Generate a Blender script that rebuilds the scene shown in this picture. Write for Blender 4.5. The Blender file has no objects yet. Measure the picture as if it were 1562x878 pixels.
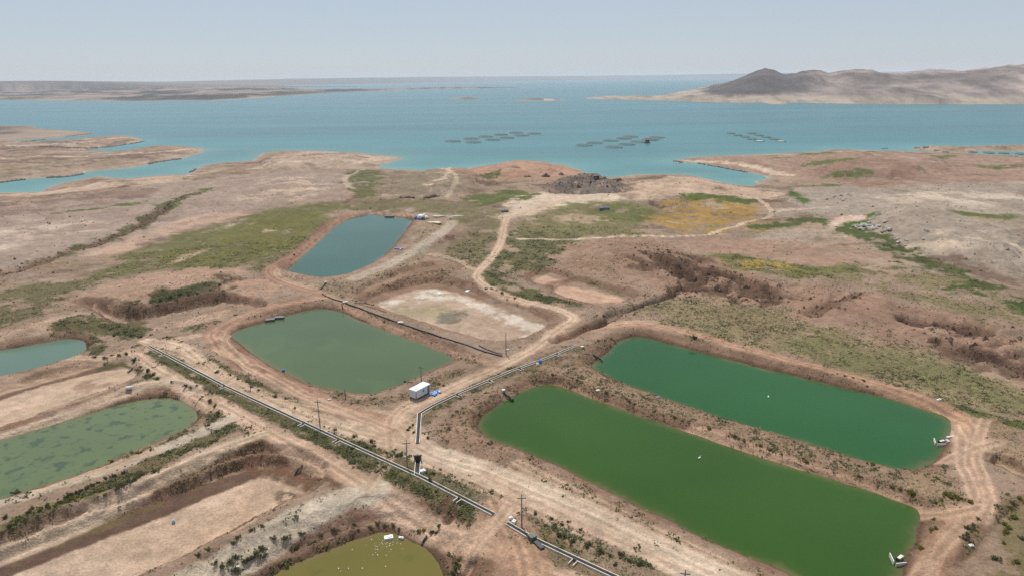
import bpy, bmesh, math, random
import numpy as np
from mathutils import Vector, Matrix
from mathutils.geometry import delaunay_2d_cdt
random.seed(7)
RNG = np.random.default_rng(11)
S = bpy.context.scene
COL = S.collection

# ------------------------------------------------------------------ camera, world, sun, exposure
H = 85.0                      # the drone hovers 85 m above the pond banks
FPX = 1042.0                  # focal length in photograph pixels (photograph is 1562 wide)
PITCH = math.atan((439 - 117.5) / FPX)
ROLL = 0.0119
Fv = np.array([0, math.cos(PITCH), -math.sin(PITCH)])
_R0 = np.array([1.0, 0, 0]); _U0 = np.array([0, math.sin(PITCH), math.cos(PITCH)])
Rv = math.cos(ROLL) * _R0 - math.sin(ROLL) * _U0
Uv = math.sin(ROLL) * _R0 + math.cos(ROLL) * _U0
cam = bpy.data.cameras.new('camera'); camo = bpy.data.objects.new('camera', cam); COL.objects.link(camo)
cam.sensor_width = 36.0; cam.lens = FPX / 1562 * 36; cam.clip_start = 1; cam.clip_end = 90000
M = Matrix(((Rv[0], Uv[0], -Fv[0], 0), (Rv[1], Uv[1], -Fv[1], 0), (Rv[2], Uv[2], -Fv[2], H), (0, 0, 0, 1)))
camo.matrix_world = M
S.camera = camo

SUN_EL, SUN_AZ = math.radians(61), math.radians(-17)      # the sun stands beyond the lake, a little to the left
w = bpy.data.worlds.new('World'); S.world = w; w.use_nodes = True
nt = w.node_tree
sky = nt.nodes.new('ShaderNodeTexSky'); sky.sky_type = 'NISHITA'; sky.sun_disc = False
sky.sun_elevation = SUN_EL; sky.sun_rotation = SUN_AZ
sky.altitude = 900; sky.air_density = 1.0; sky.dust_density = 0.6; sky.ozone_density = 1.6
bg = nt.nodes['Background']; bg.inputs[1].default_value = 0.08
veil = nt.nodes.new('ShaderNodeMix'); veil.data_type = 'RGBA'; veil.inputs[0].default_value = 0.7
veil.inputs[7].default_value = (.53 / .08, .60 / .08, .695 / .08, 1)
nt.links.new(sky.outputs[0], veil.inputs[6]); nt.links.new(veil.outputs[2], bg.inputs[0])
sun = bpy.data.lights.new('sun', 'SUN'); sun.energy = 4.4; sun.angle = math.radians(0.5); sun.color = (1, 0.97, 0.925)
suno = bpy.data.objects.new('sun', sun); COL.objects.link(suno)
sd = Vector((math.sin(SUN_AZ) * math.cos(SUN_EL), math.cos(SUN_AZ) * math.cos(SUN_EL), math.sin(SUN_EL)))
suno.rotation_euler = (-sd).to_track_quat('-Z', 'Y').to_euler()
S.view_settings.view_transform = 'Standard'; S.view_settings.look = 'None'
S.view_settings.exposure = 0.0; S.view_settings.gamma = 1.0
try:
    S.cycles.use_denoising = False; S.cycles.use_adaptive_sampling = False; S.cycles.sample_clamp_direct = 4.0; S.cycles.sample_clamp_indirect = 1.5; S.cycles.volume_bounces = 1; S.cycles.max_bounces = 5; S.cycles.diffuse_bounces = 2; S.cycles.glossy_bounces = 2
except Exception:
    pass

LAKE_Z = -12.0
# ------------------------------------------------------------------ maths helpers
def lin(c):
    c = np.asarray(c, float) / 255
    return np.where(c <= 0.04045, c / 12.92, ((c + 0.055) / 1.055) ** 2.4)
KALB = 0.525
def alb(c): return lin(c) * KALB * TINT
TINT = np.array([1.02, 1.0, 0.965])
def walb(c): return lin(c) * 0.62
def sm(a, b, x):
    t = np.clip((x - a) / (b - a), 0, 1); return t * t * (3 - 2 * t)
def hash2(ix, iy, seed):
    h = (ix.astype(np.int64) * 374761393 + iy.astype(np.int64) * 668265263 + seed * 1442695041) & 0xFFFFFFFF
    h = ((h ^ (h >> 13)) * 1274126177) & 0xFFFFFFFF
    h = (h ^ (h >> 16)) & 0xFFFFFF
    return h.astype(np.float32) / np.float32(0xFFFFFF)
def vnoise(x, y, seed):
    fx = np.floor(x); fy = np.floor(y); u = (x - fx).astype(np.float32); v = (y - fy).astype(np.float32)
    ix = fx.astype(np.int64); iy = fy.astype(np.int64)
    u = u * u * u * (u * (u * 6 - 15) + 10); v = v * v * v * (v * (v * 6 - 15) + 10)
    a = hash2(ix, iy, seed); b = hash2(ix + 1, iy, seed); c = hash2(ix, iy + 1, seed); d = hash2(ix + 1, iy + 1, seed)
    return a + (b - a) * u + (c - a) * v + (a - b - c + d) * u * v
def fbm(x, y, scale, octv=4, seed=0, gain=0.5):
    t = np.zeros(np.shape(x), np.float32); amp = 1.0; tot = 0.0
    x = np.asarray(x, float) / scale; y = np.asarray(y, float) / scale
    for o in range(octv):
        ang = 0.6 * o + 0.3; c, s = math.cos(ang), math.sin(ang)
        t += amp * vnoise(c * x - s * y + 17.3 * o, s * x + c * y - 9.1 * o, seed * 31 + o)
        tot += amp; amp *= gain; x = x * 2.03; y = y * 2.03
    return t / tot                                   # 0..1
def ridged(x, y, scale, octv=3, seed=0):
    t = np.zeros(np.shape(x), np.float32); amp = 1.0; tot = 0
    x = np.asarray(x, float) / scale; y = np.asarray(y, float) / scale
    for o in range(octv):
        n = vnoise(x + 7.7 * o, y - 3.1 * o, seed * 17 + o + 500)
        t += amp * (1 - np.abs(2 * n - 1)); tot += amp; amp *= 0.5; x = x * 2.1; y = y * 2.1
    return t / tot
def sd_poly(P, x, y):
    """signed distance, positive inside"""
    x = np.asarray(x, float); y = np.asarray(y, float)
    n = len(P); d2 = np.full(x.shape, 1e18); inside = np.zeros(x.shape, bool)
    for i in range(n):
        ax, ay = P[i]; bx, by = P[(i + 1) % n]
        ex, ey = bx - ax, by - ay; L = ex * ex + ey * ey + 1e-12
        t = np.clip(((x - ax) * ex + (y - ay) * ey) / L, 0, 1)
        dx = x - ax - t * ex; dy = y - ay - t * ey
        d2 = np.minimum(d2, dx * dx + dy * dy)
        if ay != by:
            inside ^= ((ay > y) != (by > y)) & (x < ex * (y - ay) / (by - ay) + ax)
    d = np.sqrt(d2)
    return np.where(inside, d, -d)
def d_line(P, x, y):
    """distance to a polyline, signed offset from it and length along it"""
    x = np.asarray(x, float); y = np.asarray(y, float)
    best = np.full(x.shape, 1e18); so = np.zeros(x.shape); al = np.zeros(x.shape); acc = 0.0
    for i in range(len(P) - 1):
        ax, ay = P[i]; bx, by = P[i + 1]; ex, ey = bx - ax, by - ay; L = math.hypot(ex, ey) + 1e-9
        t = np.clip(((x - ax) * ex + (y - ay) * ey) / (L * L), 0, 1)
        dx = x - ax - t * ex; dy = y - ay - t * ey; d2 = dx * dx + dy * dy
        m = d2 < best
        best = np.where(m, d2, best)
        so = np.where(m, (ex * (y - ay) - ey * (x - ax)) / L, so)
        al = np.where(m, acc + t * L, al); acc += L
    return np.sqrt(best), so, al
def smooth_closed(P, it=2, cut=.25):
    P = np.asarray(P, float)
    for _ in range(it):
        Q = np.roll(P, -1, 0)
        P = np.stack([(1 - cut) * P + cut * Q, cut * P + (1 - cut) * Q], 1).reshape(-1, P.shape[1])
    return P
def round_corners(P, d):
    P = np.asarray(P, float); out = []; n = len(P)
    for i in range(n):
        a, b, c = P[i - 1], P[i], P[(i + 1) % n]; u = a - b; v = c - b; lu, lv = np.linalg.norm(u), np.linalg.norm(v)
        p = b + u * min(.42, d / lu); q = b + v * min(.42, d / lv)
        for t in (0, .35, .65, 1): out.append((1 - t) ** 2 * p + 2 * t * (1 - t) * b + t * t * q)
    return np.array(out)
def smooth_open(P, it=2):
    P = np.asarray(P, float)
    for _ in range(it):
        A = P[:-1]; B = P[1:]
        Q = np.stack([0.75 * A + 0.25 * B, 0.25 * A + 0.75 * B], 1).reshape(-1, P.shape[1])
        P = np.concatenate([P[:1], Q, P[-1:]])
    return P

def at(px, py, z=0.0):
    """photograph pixel -> point on the level plane z"""
    px = np.asarray(px, float); py = np.asarray(py, float); z = np.asarray(z, float)
    d = Fv[None] * FPX + Rv[None] * (px.reshape(-1, 1) - 781) + Uv[None] * (439 - py.reshape(-1, 1))
    t = (z.reshape(-1) - H) / d[:, 2]
    p = d * t[:, None]; p[:, 2] += H
    return p
def proj_y(p):
    q = np.asarray(p, float) - np.array([0, 0, H]); return 439 - FPX * (q @ Uv) / (q @ Fv)
def pxy(L, z): L = np.asarray(L, float); return at(L[:, 0], L[:, 1], np.full(len(L), z))[:, :2]

# ------------------------------------------------------------------ shorelines (traced on the level of the lake)
LAND = {}
LAND['near'] = pxy([(-260, 305), (-100, 297), (0, 294), (62, 293), (76, 285), (100, 278), (150, 269), (175, 272), (200, 272), (240, 268), (288, 266), (292, 261), (310, 253),
    (340, 248), (385, 246), (392, 240), (402, 234), (420, 231), (450, 230), (490, 233), (540, 233), (560, 235), (600, 239), (616, 241), (600, 247), (585, 251),
    (575, 256), (600, 258), (640, 260), (690, 262), (702, 261), (722, 255), (760, 250), (800, 249), (835, 249), (860, 252), (880, 258), (900, 266), (925, 271),
    (945, 270), (965, 267), (1000, 266), (1040, 266), (1062, 269), (1080, 274), (1110, 280), (1140, 284), (1158, 281), (1150, 277), (1172, 273), (1165, 268),
    (1140, 263), (1115, 258), (1090, 252), (1062, 249), (1032, 248), (1027, 245), (1060, 240), (1100, 238), (1180, 235), (1255, 231), (1265, 228), (1290, 228.5),
    (1340, 230), (1390, 231), (1430, 232.5), (1475, 234.5), (1562, 239.5), (1720, 249)], LAKE_Z)
LAND['near'] = np.concatenate([LAND['near'], [(2600, 900), (2600, -900), (-2600, -900), (-2600, 600)]])
LAND['spit_a'] = pxy([(-200, 194), (0, 192), (45, 192), (62, 197), (112, 200), (138, 203), (138, 206), (110, 208.5), (80, 211.5), (40, 213.5), (0, 216), (-200, 224)], LAKE_Z)
LAND['spit_b'] = pxy([(-200, 224), (0, 219), (80, 219), (140, 213), (165, 210), (195, 208), (213, 212), (219, 216), (190, 221), (150, 227), (118, 231), (135, 233),
    (180, 233), (205, 229), (230, 226), (260, 225), (300, 226), (315, 229), (310, 232), (275, 243), (260, 244), (230, 251), (200, 256), (170, 259), (130, 262),
    (127, 266), (90, 271), (65, 271), (40, 274), (0, 279), (-200, 297)], LAKE_Z)
LAND['spit_c'] = pxy([(1393, 229), (1396, 226), (1405, 224.3), (1425, 224), (1440, 226), (1470, 226), (1500, 225), (1540, 224), (1562, 225), (1720, 228), (1720, 233),
    (1562, 231.5), (1530, 231), (1500, 230.5), (1480, 232), (1472, 235.5), (1425, 234.5), (1420, 231), (1405, 230)], LAKE_Z)
LAND['islet'] = pxy([(684, 151), (700, 149.5), (716, 148.3), (738, 151), (715, 152.6), (697, 152)], LAKE_Z)
LAND['bar'] = pxy([(778, 152.5), (805, 151), (840, 151), (866, 152.6), (845, 154), (800, 154)], LAKE_Z)
LAND['hills'] = pxy([(878, 151.5), (930, 149), (990, 149), (1010, 147), (1040, 143.5), (1070, 138), (1100, 133), (1125, 130), (1160, 127), (1260, 122.5), (1900, 114),
    (2600, 200), (1900, 168), (1750, 163), (1562, 159.5), (1450, 159), (1340, 159), (1260, 158), (1204, 156.5), (1195, 159.5), (1175, 159), (1163, 156.5), (1120, 157), (1060, 155.5),
    (1000, 153.5), (960, 152.3), (910, 151.8)], LAKE_Z)
LAND['left'] = pxy([(-600, 162), (-150, 154), (0, 153), (120, 154), (230, 155), (260, 153.5), (330, 154), (390, 150), (450, 145.5), (520, 141), (600, 138), (700, 135.6),
    (800, 134.4), (815, 133.9), (700, 134.2), (600, 136), (530, 137.6), (470, 137), (430, 134), (480, 133.2), (556, 132.4), (540, 131.6), (400, 132), (330, 131.5), (240, 131), (0, 133), (-600, 140)], LAKE_Z)
def az_px(x, y):
    """photograph column in which the direction (x, y) meets the horizon, and the depth per metre of range"""
    r = np.hypot(x, y) + 1e-9; dx, dy = x / r, y / r
    a = dx * Rv[0] + dy * Rv[1]; f = dx * Fv[0] + dy * Fv[1]
    return 781 + FPX * a / f, f, 439 - FPX * (dx * Uv[0] + dy * Uv[1]) / f
HILL_X = [880, 1000, 1060, 1100, 1120, 1140, 1152, 1165, 1178, 1196, 1212, 1232, 1252, 1264, 1280, 1300, 1330, 1346, 1362, 1380, 1420, 1470, 1500, 1530, 1562, 1700, 2000]
HILL_Y = [150, 147, 143, 135, 127, 118, 112, 109, 110.5, 116, 115, 111, 110.2, 115, 112, 111, 111.5, 115, 116, 116, 115, 112.5, 108, 104.5, 102.5, 99, 97]
FAR_X = [-600, 0, 120, 250, 330, 390, 500, 600, 700, 780, 900, 1000, 1100, 1180, 1300, 2200]
FAR_Y = [133, 125.6, 125.0, 125.4, 123.6, 122.2, 120.2, 118.7, 117.9, 117.2, 116.4, 115.2, 113.4, 112.3, 111.2, 100]
FSH_X = [-600, 300, 450, 600, 700, 780, 900, 1000, 2200]
FSH_R = [12000, 12000, 12800, 13800, 15200, 16600, 18000, 19500, 19500]

def shore(x, y):
    """signed distance to the waterline (positive on land) and which land it is"""
    r = np.hypot(x, y); d = np.full(np.shape(x), -1e9); k = np.zeros(np.shape(x), np.int8)
    for i, (n, P) in enumerate(LAND.items()):
        far = n in ('hills', 'left', 'islet', 'bar')
        m = (r > 1500) if far else (r < 2200)
        if not m.any(): continue
        s = np.full(np.shape(x), -1e9); s[m] = sd_poly(P, x[m], y[m])
        up = s > d; d = np.where(up, s, d); k = np.where(up, i, k)
    m = r > 9000
    if m.any():
        a, f, yh = az_px(x[m], y[m])
        s = r[m] - np.interp(a, FSH_X, FSH_R) + (fbm(x[m], y[m], 1500, 3, 4) - 0.5) * 900
        dm = d[m]; up = s > dm; d[m] = np.where(up, s, dm); km = k[m]; k[m] = np.where(up, 7, km)
    return d, k
def base_z(x, y, d=None, k=None):
    """smooth lie of the land, before relief and digging"""
    if d is None: d, k = shore(x, y)
    near = -12 + 12.0 * (1 - np.exp(-np.maximum(d, 0) / 135.0))
    near = np.where((k >= 1) & (k <= 3), -12 + 9.0 * (1 - np.exp(-np.maximum(d, 0) / 34.0)), near)
    z = np.where(d > 0, near, -12 - np.minimum(-d * 0.10, 8))
    r = np.hypot(x, y); m = (r > 1500) & (d > 0)
    if m.any():
        xm, ym, rm, dm, km = x[m], y[m], r[m], d[m], k[m]
        a, f, yh = az_px(xm, ym)
        zh = -12 + np.minimum(dm * 0.045, 16)
        zr = H + (yh - np.interp(a, HILL_X, HILL_Y)) * rm.clip(0, 3400) * f / FPX
        rs = np.interp(a, [1000, 1250, 1562], [2680, 2560, 2330]) + (fbm(xm, ym, 420, 3, 12) - .5) * 700
        s = sm(rs, 3320, rm) * (1 - 0.45 * sm(3500, 6000, rm))
        hl = zh + np.maximum(zr - zh, 0) * s ** 1.3
        hl += (ridged(xm, ym, 380, 4, 3) - 0.55) * 125 * (s * (1 - 0.88 * s)) + (ridged(xm, ym, 130, 4, 9) - .5) * 30 * s * (1 - .45 * s) + (fbm(xm, ym, 160, 3, 15) - .4) * 9 * np.minimum(dm / 150, 1) + (fbm(xm, ym, 90, 3, 5) - .5) * 8 * np.minimum(dm / 120, 1)
        hl += 62 * np.exp(-((a - 1425) / 55) ** 2) * sm(6500, 8000, rm)
        ll = -12 + np.minimum(dm * 0.03, 7) + (fbm(xm, ym, 700, 5, 6, .6) - 0.32) * 62 * np.minimum(dm / 900, 1) + 22 * np.exp(-(((a - 222) / 9) ** 2)) * np.exp(-((rm - 6500) / 900) ** 2)
        zf = H + (yh - np.interp(a, FAR_X, FAR_Y)) * rm * f / FPX + (fbm(xm, ym, 1600, 4, 8) - 0.5) * 26
        fl = -12 + np.maximum(dm, 0) * 0.006
        fl = np.minimum(fl + (zf + 12) * sm(200, 2600, dm), zf + 4)
        hh = np.where(km == 6, hl, np.where(km == 7, ll, fl))
        names = list(LAND)
        kk = {n: i for i, n in enumerate(names)}
        hh = np.where(km == kk['hills'], hl, np.where((km == kk['left']) & (rm < 9000), ll, np.where(rm >= 9000, fl, -12 + np.minimum(dm * 0.06, 2.5))))
        z = z.copy(); z[m] = hh
    return z
def base_pts(L, dz=0.0):
    """photograph pixels -> points on the smooth land"""
    L = np.asarray(L, float); z = np.zeros(len(L))
    for _ in range(8):
        p = at(L[:, 0], L[:, 1], z + dz); z = base_z(p[:, 0], p[:, 1])
    p[:, 2] = z
    return p

# ------------------------------------------------------------------ ponds and dug basins: water outline (pixels), depth below bank, bank slope, water colour
POND = {}
def pond(name, pts, depth, slope, col, label, dry=False):
    P0 = base_pts(pts); zb = float(np.median(P0[:, 2])); zw = zb - depth
    P = round_corners(pxy(pts, zw), 3.0)
    POND[name] = dict(P=P, zw=zw, zb=zb, depth=depth, slope=slope, col=col, label=label, dry=dry,
                      lo=P.min(0) - 40, hi=P.max(0) + 40)
pond('A', [(556, 328), (572, 327), (600, 330), (630, 335), (619, 352), (604, 371), (590, 386), (572, 401), (545, 416), (518, 426), (497, 429), (470, 424), (433, 415), (445, 406), (478, 375), (510, 346), (532, 333)],
     3.0, 0.7, (58, 102, 84), 'deep teal green water filling the farthest pond, beside the blue and white tarp heap')
pond('B', [(497, 471), (520, 475), (545, 487), (590, 505), (640, 523), (672, 536), (690, 545), (693, 550), (680, 557), (660, 564), (620, 583), (590, 595), (568, 603), (545, 602), (505, 594), (470, 585), (420, 563), (385, 538), (362, 521), (350, 511), (362, 503), (400, 492), (440, 480), (480, 471)],
     2.2, 0.6, (92, 111, 72), 'grey green water of the middle pond behind the white cabin')
pond('C', [(945, 519), (966, 513), (985, 514), (1020, 524), (1080, 540), (1180, 565), (1280, 590), (1360, 608), (1420, 627), (1447, 636), (1452, 648), (1449, 662), (1438, 680), (1429, 700), (1407, 714), (1385, 719), (1360, 715), (1300, 699), (1240, 681), (1160, 656), (1080, 632), (1000, 604), (940, 581), (906, 563), (903, 556), (912, 548), (930, 535)],
     2.2, 0.6, (42, 97, 44), 'emerald green water of the upper of the two long ponds')
pond('D', [(822, 587), (840, 585), (860, 590), (880, 598), (920, 613), (985, 638), (1060, 661), (1130, 688), (1180, 703), (1260, 727), (1330, 749), (1375, 765), (1402, 776), (1407, 790), (1400, 810), (1390, 835), (1377, 862), (1368, 890), (1345, 930), (1300, 940), (1210, 877), (1150, 853), (1080, 822), (1000, 783), (930, 750), (860, 714), (800, 688), (745, 668), (730, 655), (729, 645), (740, 632), (760, 617), (790, 599)],
     1.7, 0.6, (58, 93, 27), 'leaf green water of the lower and largest long pond')
pond('E', [(-90, 600), (-90, 545), (0, 534), (30, 529), (90, 518), (110, 516), (130, 520), (134, 532), (125, 540), (110, 545), (60, 562), (0, 574)],
     1.6, 0.6, (104, 132, 112), 'pale sea green water of the small round ended pond at the left edge')
pond('F', [(-160, 705), (-60, 683), (0, 671), (60, 653), (120, 635), (190, 614), (230, 607), (268, 607), (291, 618), (303, 633), (299, 645), (275, 658), (240, 675), (200, 690), (150, 712), (90, 735), (30, 753), (-20, 768), (-160, 830)],
     2.6, 0.6, (112, 126, 86), 'murky pond water with dark drifting weed patches')
pond('G', [(350, 905), (415, 879), (430, 868), (480, 846), (540, 823), (572, 812), (592, 812), (620, 819), (648, 832), (666, 850), (677, 870), (680, 900), (660, 940), (350, 960)],
     4.2, 0.55, (122, 113, 54), 'olive yellow water of the deep pond at the bottom edge')
def dry(*a): pond(*a, None, '', True)
dry('H', [(660, 431), (690, 437), (740, 452), (800, 473), (836, 490), (830, 500), (795, 517), (770, 523), (740, 520), (690, 505), (640, 490), (590, 473), (556, 461), (575, 450), (620, 438)], 2.4, 0.55)
dry('I', [(843, 434), (880, 430), (920, 440), (966, 453), (940, 463), (905, 464), (868, 456), (848, 447)], 1.8, 0.5)
dry('I2', [(808, 424), (830, 414), (846, 418), (868, 426), (846, 434), (820, 437)], 1.4, 0.5)
dry('J', [(-90, 640), (0, 600), (60, 579), (120, 565), (183, 552), (204, 558), (210, 574), (195, 585), (150, 601), (90, 621), (30, 645), (0, 655), (-90, 690)], 2.0, 0.8)
dry('K', [(-160, 915), (0, 857), (130, 806), (240, 768), (330, 730), (392, 708), (430, 713), (465, 727), (476, 739), (470, 752), (420, 776), (350, 816), (280, 851), (210, 881), (150, 910), (-60, 990)], 3.6, 1.0)
dry('trench', [(1500, 707), (1518, 703), (1562, 722), (1640, 755), (1640, 775), (1562, 736), (1515, 716)], 2.4, 2.5)
dry('cut_a', [(638, 386), (668, 376), (690, 364), (730, 360), (735, 366), (700, 374), (672, 388), (640, 393)], 1.9, 1.6)
dry('cut_b', [(540, 448), (570, 435), (620, 414), (650, 406), (680, 405), (684, 412), (650, 417), (618, 425), (580, 441), (548, 455)], 1.7, 1.2)
dry('ravine', [(128, 468), (150, 473), (172, 484), (200, 490), (240, 483), (300, 468), (346, 461), (352, 468), (300, 480), (250, 490), (215, 502), (185, 500), (160, 486)], 3.6, 1.0)
dry('ravine_b', [(346, 461), (372, 464), (400, 470), (398, 475), (370, 471), (350, 468)], 2.6, 1.0)
dry('edge_pit', [(1488, 900), (1440, 868), (1470, 862), (1520, 800), (1560, 770), (1640, 760), (1700, 940)], 1.0, 0.5)

# gullies: photo polyline, depth, half width, side sharpness
GULLY = []
def gully(pts, depth, wid): GULLY.append((smooth_open(base_pts(pts)[:, :2], 2), depth, wid))
gully([(845, 521), (880, 503), (915, 487), (955, 472), (990, 460), (1022, 450), (1026, 440), (1040, 436)], 3.0, 1.8)
gully([(1024, 436), (1060, 440), (1100, 434)], 3.6, 3.0)
gully([(985, 390), (1010, 400), (1030, 410), (1060, 425)], 2.8, 3.4)
gully([(1080, 415), (1120, 420), (1160, 432), (1200, 444), (1215, 452)], 3.8, 3.6)
gully([(1380, 486), (1400, 492), (1440, 492), (1500, 500)], 3.2, 3.4)
gully([(1440, 522), (1490, 532), (1540, 540), (1600, 560)], 3.0, 3.4)
gully([(0, 418), (50, 405), (100, 384), (160, 366), (210, 345), (230, 330), (260, 312), (300, 296)], 1.4, 4)
gully([(1060, 420), (1000, 410), (960, 400)], 1.3, 3)
gully([(690, 745), (684, 762), (672, 775)], 1.0, 1.0)
gully([(702, 762), (692, 772), (683, 788)], 1.1, 1.0)
gully([(722, 848), (712, 860), (700, 866)], 1.4, 1.0)
gully([(1240, 478), (1270, 468), (1300, 458)], 1.6, 4)
gully([(330, 525), (350, 540), (372, 556), (395, 568)], 1.3, 2.2)
MOUND = []
def mound(pts, h, wid): MOUND.append((smooth_closed(base_pts(pts)[:, :2], 1), h, wid))
mound([(836, 288), (850, 276), (880, 270), (920, 272), (945, 282), (952, 294), (920, 297), (880, 294), (850, 292)], 2.4, 9)
mound([(858, 278), (880, 270), (915, 271), (920, 277), (890, 280)], 2.2, 6)
mound([(150, 452), (230, 428), (330, 415), (370, 418), (330, 440), (260, 455), (190, 470)], 2.2, 14)
mound([(0, 512), (60, 497), (130, 480), (160, 488), (110, 505), (60, 520), (0, 532)], 1.5, 8)
mound([(640, 268), (700, 262), (740, 270), (720, 290), (660, 296), (610, 285)], 5.5, 30)
mound([(740, 258), (800, 250), (860, 256), (840, 268), (770, 272)], 4.5, 25)
mound([(400, 240), (480, 236), (560, 240), (500, 256), (420, 262)], 5.5, 30)
mound([(1190, 245), (1330, 236), (1450, 245), (1430, 268), (1300, 275), (1220, 262)], 7.0, 40)
mound([(1340, 330), (1450, 338), (1562, 370), (1562, 420), (1450, 395), (1360, 360)], 6.5, 30)
mound([(880, 372), (960, 366), (1050, 385), (1080, 410), (1000, 420), (900, 408)], 3.0, 25)
mound([(1230, 455), (1330, 450), (1400, 475), (1340, 492), (1250, 485)], 3.0, 20)
CANALS = {}
def canal_line(name, pts): CANALS[name] = base_pts(pts)
canal_line('main', [(227, 528), (345, 590), (470, 648), (521, 672), (641, 727), (752, 784)])
canal_line('tail', [(773, 798), (812, 821), (880, 853), (945, 883), (1010, 915)])
canal_line('side', [(880, 527), (830, 548), (780, 566), (745, 581), (700, 600), (660, 619), (640, 631), (637, 676)])
canal_line('stub', [(638, 699), (636, 724)])

ROADS = []
def road(pts, wid, col=(203, 174, 149), cover=0.85, tracks=True, soft=1.0): ROADS.append((smooth_open(base_pts(pts)[:, :2], 2), wid, col, cover, tracks, soft))
road([(880, 300), (840, 318), (775, 335), (768, 348), (764, 372), (745, 400), (728, 414), (727, 428), (758, 446), (820, 463), (866, 474), (880, 484), (852, 500), (826, 524), (790, 545), (740, 568), (690, 592), (645, 612), (615, 625), (601, 642), (606, 668), (640, 690)], 4.2)
road([(601, 650), (640, 688), (700, 706), (765, 728), (840, 760), (930, 800), (1030, 846), (1140, 895)], 8, (208, 184, 160), 0.9)
road([(560, 640), (600, 640), (630, 668), (600, 672), (580, 655)], 9, (205, 177, 152), 0.8)
road([(858, 512), (890, 503), (930, 494), (985, 492), (1040, 504), (1110, 524), (1200, 546), (1300, 573), (1400, 602), (1462, 628), (1486, 652), (1482, 676), (1474, 700), (1490, 722), (1506, 748), (1490, 772), (1452, 800), (1432, 838), (1412, 890)], 4.6, (186, 148, 122))
road([(1395, 765), (1340, 742), (1250, 712), (1180, 690), (1060, 650)], 3, (194, 160, 133), 0.6)
road([(1490, 770), (1455, 778), (1430, 784), (1395, 770)], 3.5, (196, 162, 136), 0.7)
road([(0, 540), (150, 545), (215, 537), (262, 520), (300, 512)], 4, (200, 170, 145), 0.7)
road([(205, 540), (250, 570), (330, 616), (420, 666), (490, 700), (560, 742), (650, 788), (760, 836), (900, 905)], 5, (203, 172, 147), 0.85)
road([(225, 520), (280, 528), (300, 550), (350, 585), (420, 615), (480, 640), (540, 660), (600, 672)], 5, (206, 178, 153), 0.85)
road([(-60, 612), (0, 588), (60, 573), (150, 547), (190, 535), (240, 524)], 3.6, (190, 160, 135), 0.8)
road([(-60, 680), (0, 656), (100, 624), (200, 590), (262, 577), (300, 592)], 3.6, (202, 177, 153), 0.85)
road([(-60, 800), (0, 768), (80, 743), (150, 722), (240, 690), (300, 665), (350, 640)], 3.4, (192, 176, 156), 0.85, False)
road([(-60, 855), (0, 828), (100, 790), (160, 765), (240, 728), (320, 692), (400, 663)], 3.4, (203, 178, 153), 0.85)
road([(250, 905), (330, 862), (400, 820), (460, 785), (520, 758), (570, 744)], 6, (196, 180, 160), 0.9, False)
road([(650, 330), (600, 323), (550, 321), (520, 331), (490, 354), (460, 380), (430, 400), (405, 412), (420, 428), (455, 438), (490, 446)], 5, (176, 137, 114), 0.85)
road([(540, 425), (580, 410), (620, 390), (650, 370), (680, 350), (690, 340)], 6, (188, 172, 154), 0.7, False, 2)
road([(640, 385), (690, 393), (722, 410)], 3, (190, 165, 140), 0.7)
road([(500, 452), (440, 462), (380, 478), (335, 500), (318, 512), (335, 530), (390, 556), (450, 592), (520, 626), (580, 642)], 5.2, (182, 145, 122), 0.85)
road([(790, 364), (850, 366), (960, 362), (1088, 354), (1105, 345), (1140, 338), (1185, 325), (1160, 308), (1110, 300)], 2.6, (205, 182, 155), 0.8)
road([(1185, 322), (1230, 318), (1290, 318)], 3, (196, 176, 158), 0.6, False)
road([(760, 780), (770, 800), (800, 850), (800, 900)], 9, (190, 153, 128), 0.7)
road([(500, 450), (560, 480), (640, 515), (720, 545), (760, 560)], 3, (184, 150, 126), 0.6, False)
road([(770, 600), (840, 577), (900, 600), (1000, 640), (1100, 670)], 3, (188, 152, 127), 0.5, False)
road([(540, 290), (520, 275), (555, 262)], 4, (196, 175, 150), 0.6, False)
for q_ in ([(560, 745), (600, 690), (590, 650), (605, 625), (640, 608)], [(700, 812), (745, 800), (772, 785), (800, 765)], [(705, 850), (735, 820), (765, 790), (785, 750)], [(570, 668), (610, 655), (625, 640), (660, 615)], [(430, 612), (500, 622), (560, 640), (600, 655)],
           [(230, 528), (280, 540), (330, 578), (400, 612)], [(1455, 640), (1468, 670), (1462, 700), (1478, 728), (1486, 752)], [(1500, 640), (1490, 670), (1488, 700), (1502, 730), (1512, 760), (1500, 790)], [(1440, 700), (1465, 690), (1490, 680), (1520, 672)], [(1400, 880), (1440, 830), (1475, 790)],
           [(860, 505), (900, 498), (940, 489), (1000, 490)], [(640, 700), (720, 735), (800, 770), (900, 815)], [(740, 725), (820, 765), (920, 812), (1020, 856)], [(60, 745), (140, 722), (230, 690)], [(330, 530), (400, 572), (470, 608), (540, 632)], [(470, 395), (430, 405), (418, 418), (440, 430), (480, 440)], [(345, 505), (338, 520), (370, 545)], [(790, 705), (900, 760), (1000, 806), (1100, 850)]):
    road(q_, 2.6, (196, 166, 141), .6)
road([(680, 300), (700, 285), (690, 270), (650, 262)], 3, (198, 176, 152), 0.6, False)

# plots of ground: outline (pixels), colour, edge softness m, edge jitter m, cover 0..1, noise scale m, growth (green, dry, yellow, bush)
PLOT = []
def plot(pts, col, soft=6, jit=8, cover=1.0, ns=14, veg=(0, 0, 0, 0), line=0.0, sm_it=2):
    p = base_pts(pts)[:, :2]
    p = smooth_open(p, 1) if line else smooth_closed(p, 1)
    PLOT.append((p, col, soft * (1.5 if np.median(p[:, 1]) > 330 else 1), jit * (1.5 if np.median(p[:, 1]) > 330 else 1), cover, ns, veg, line))
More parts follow.
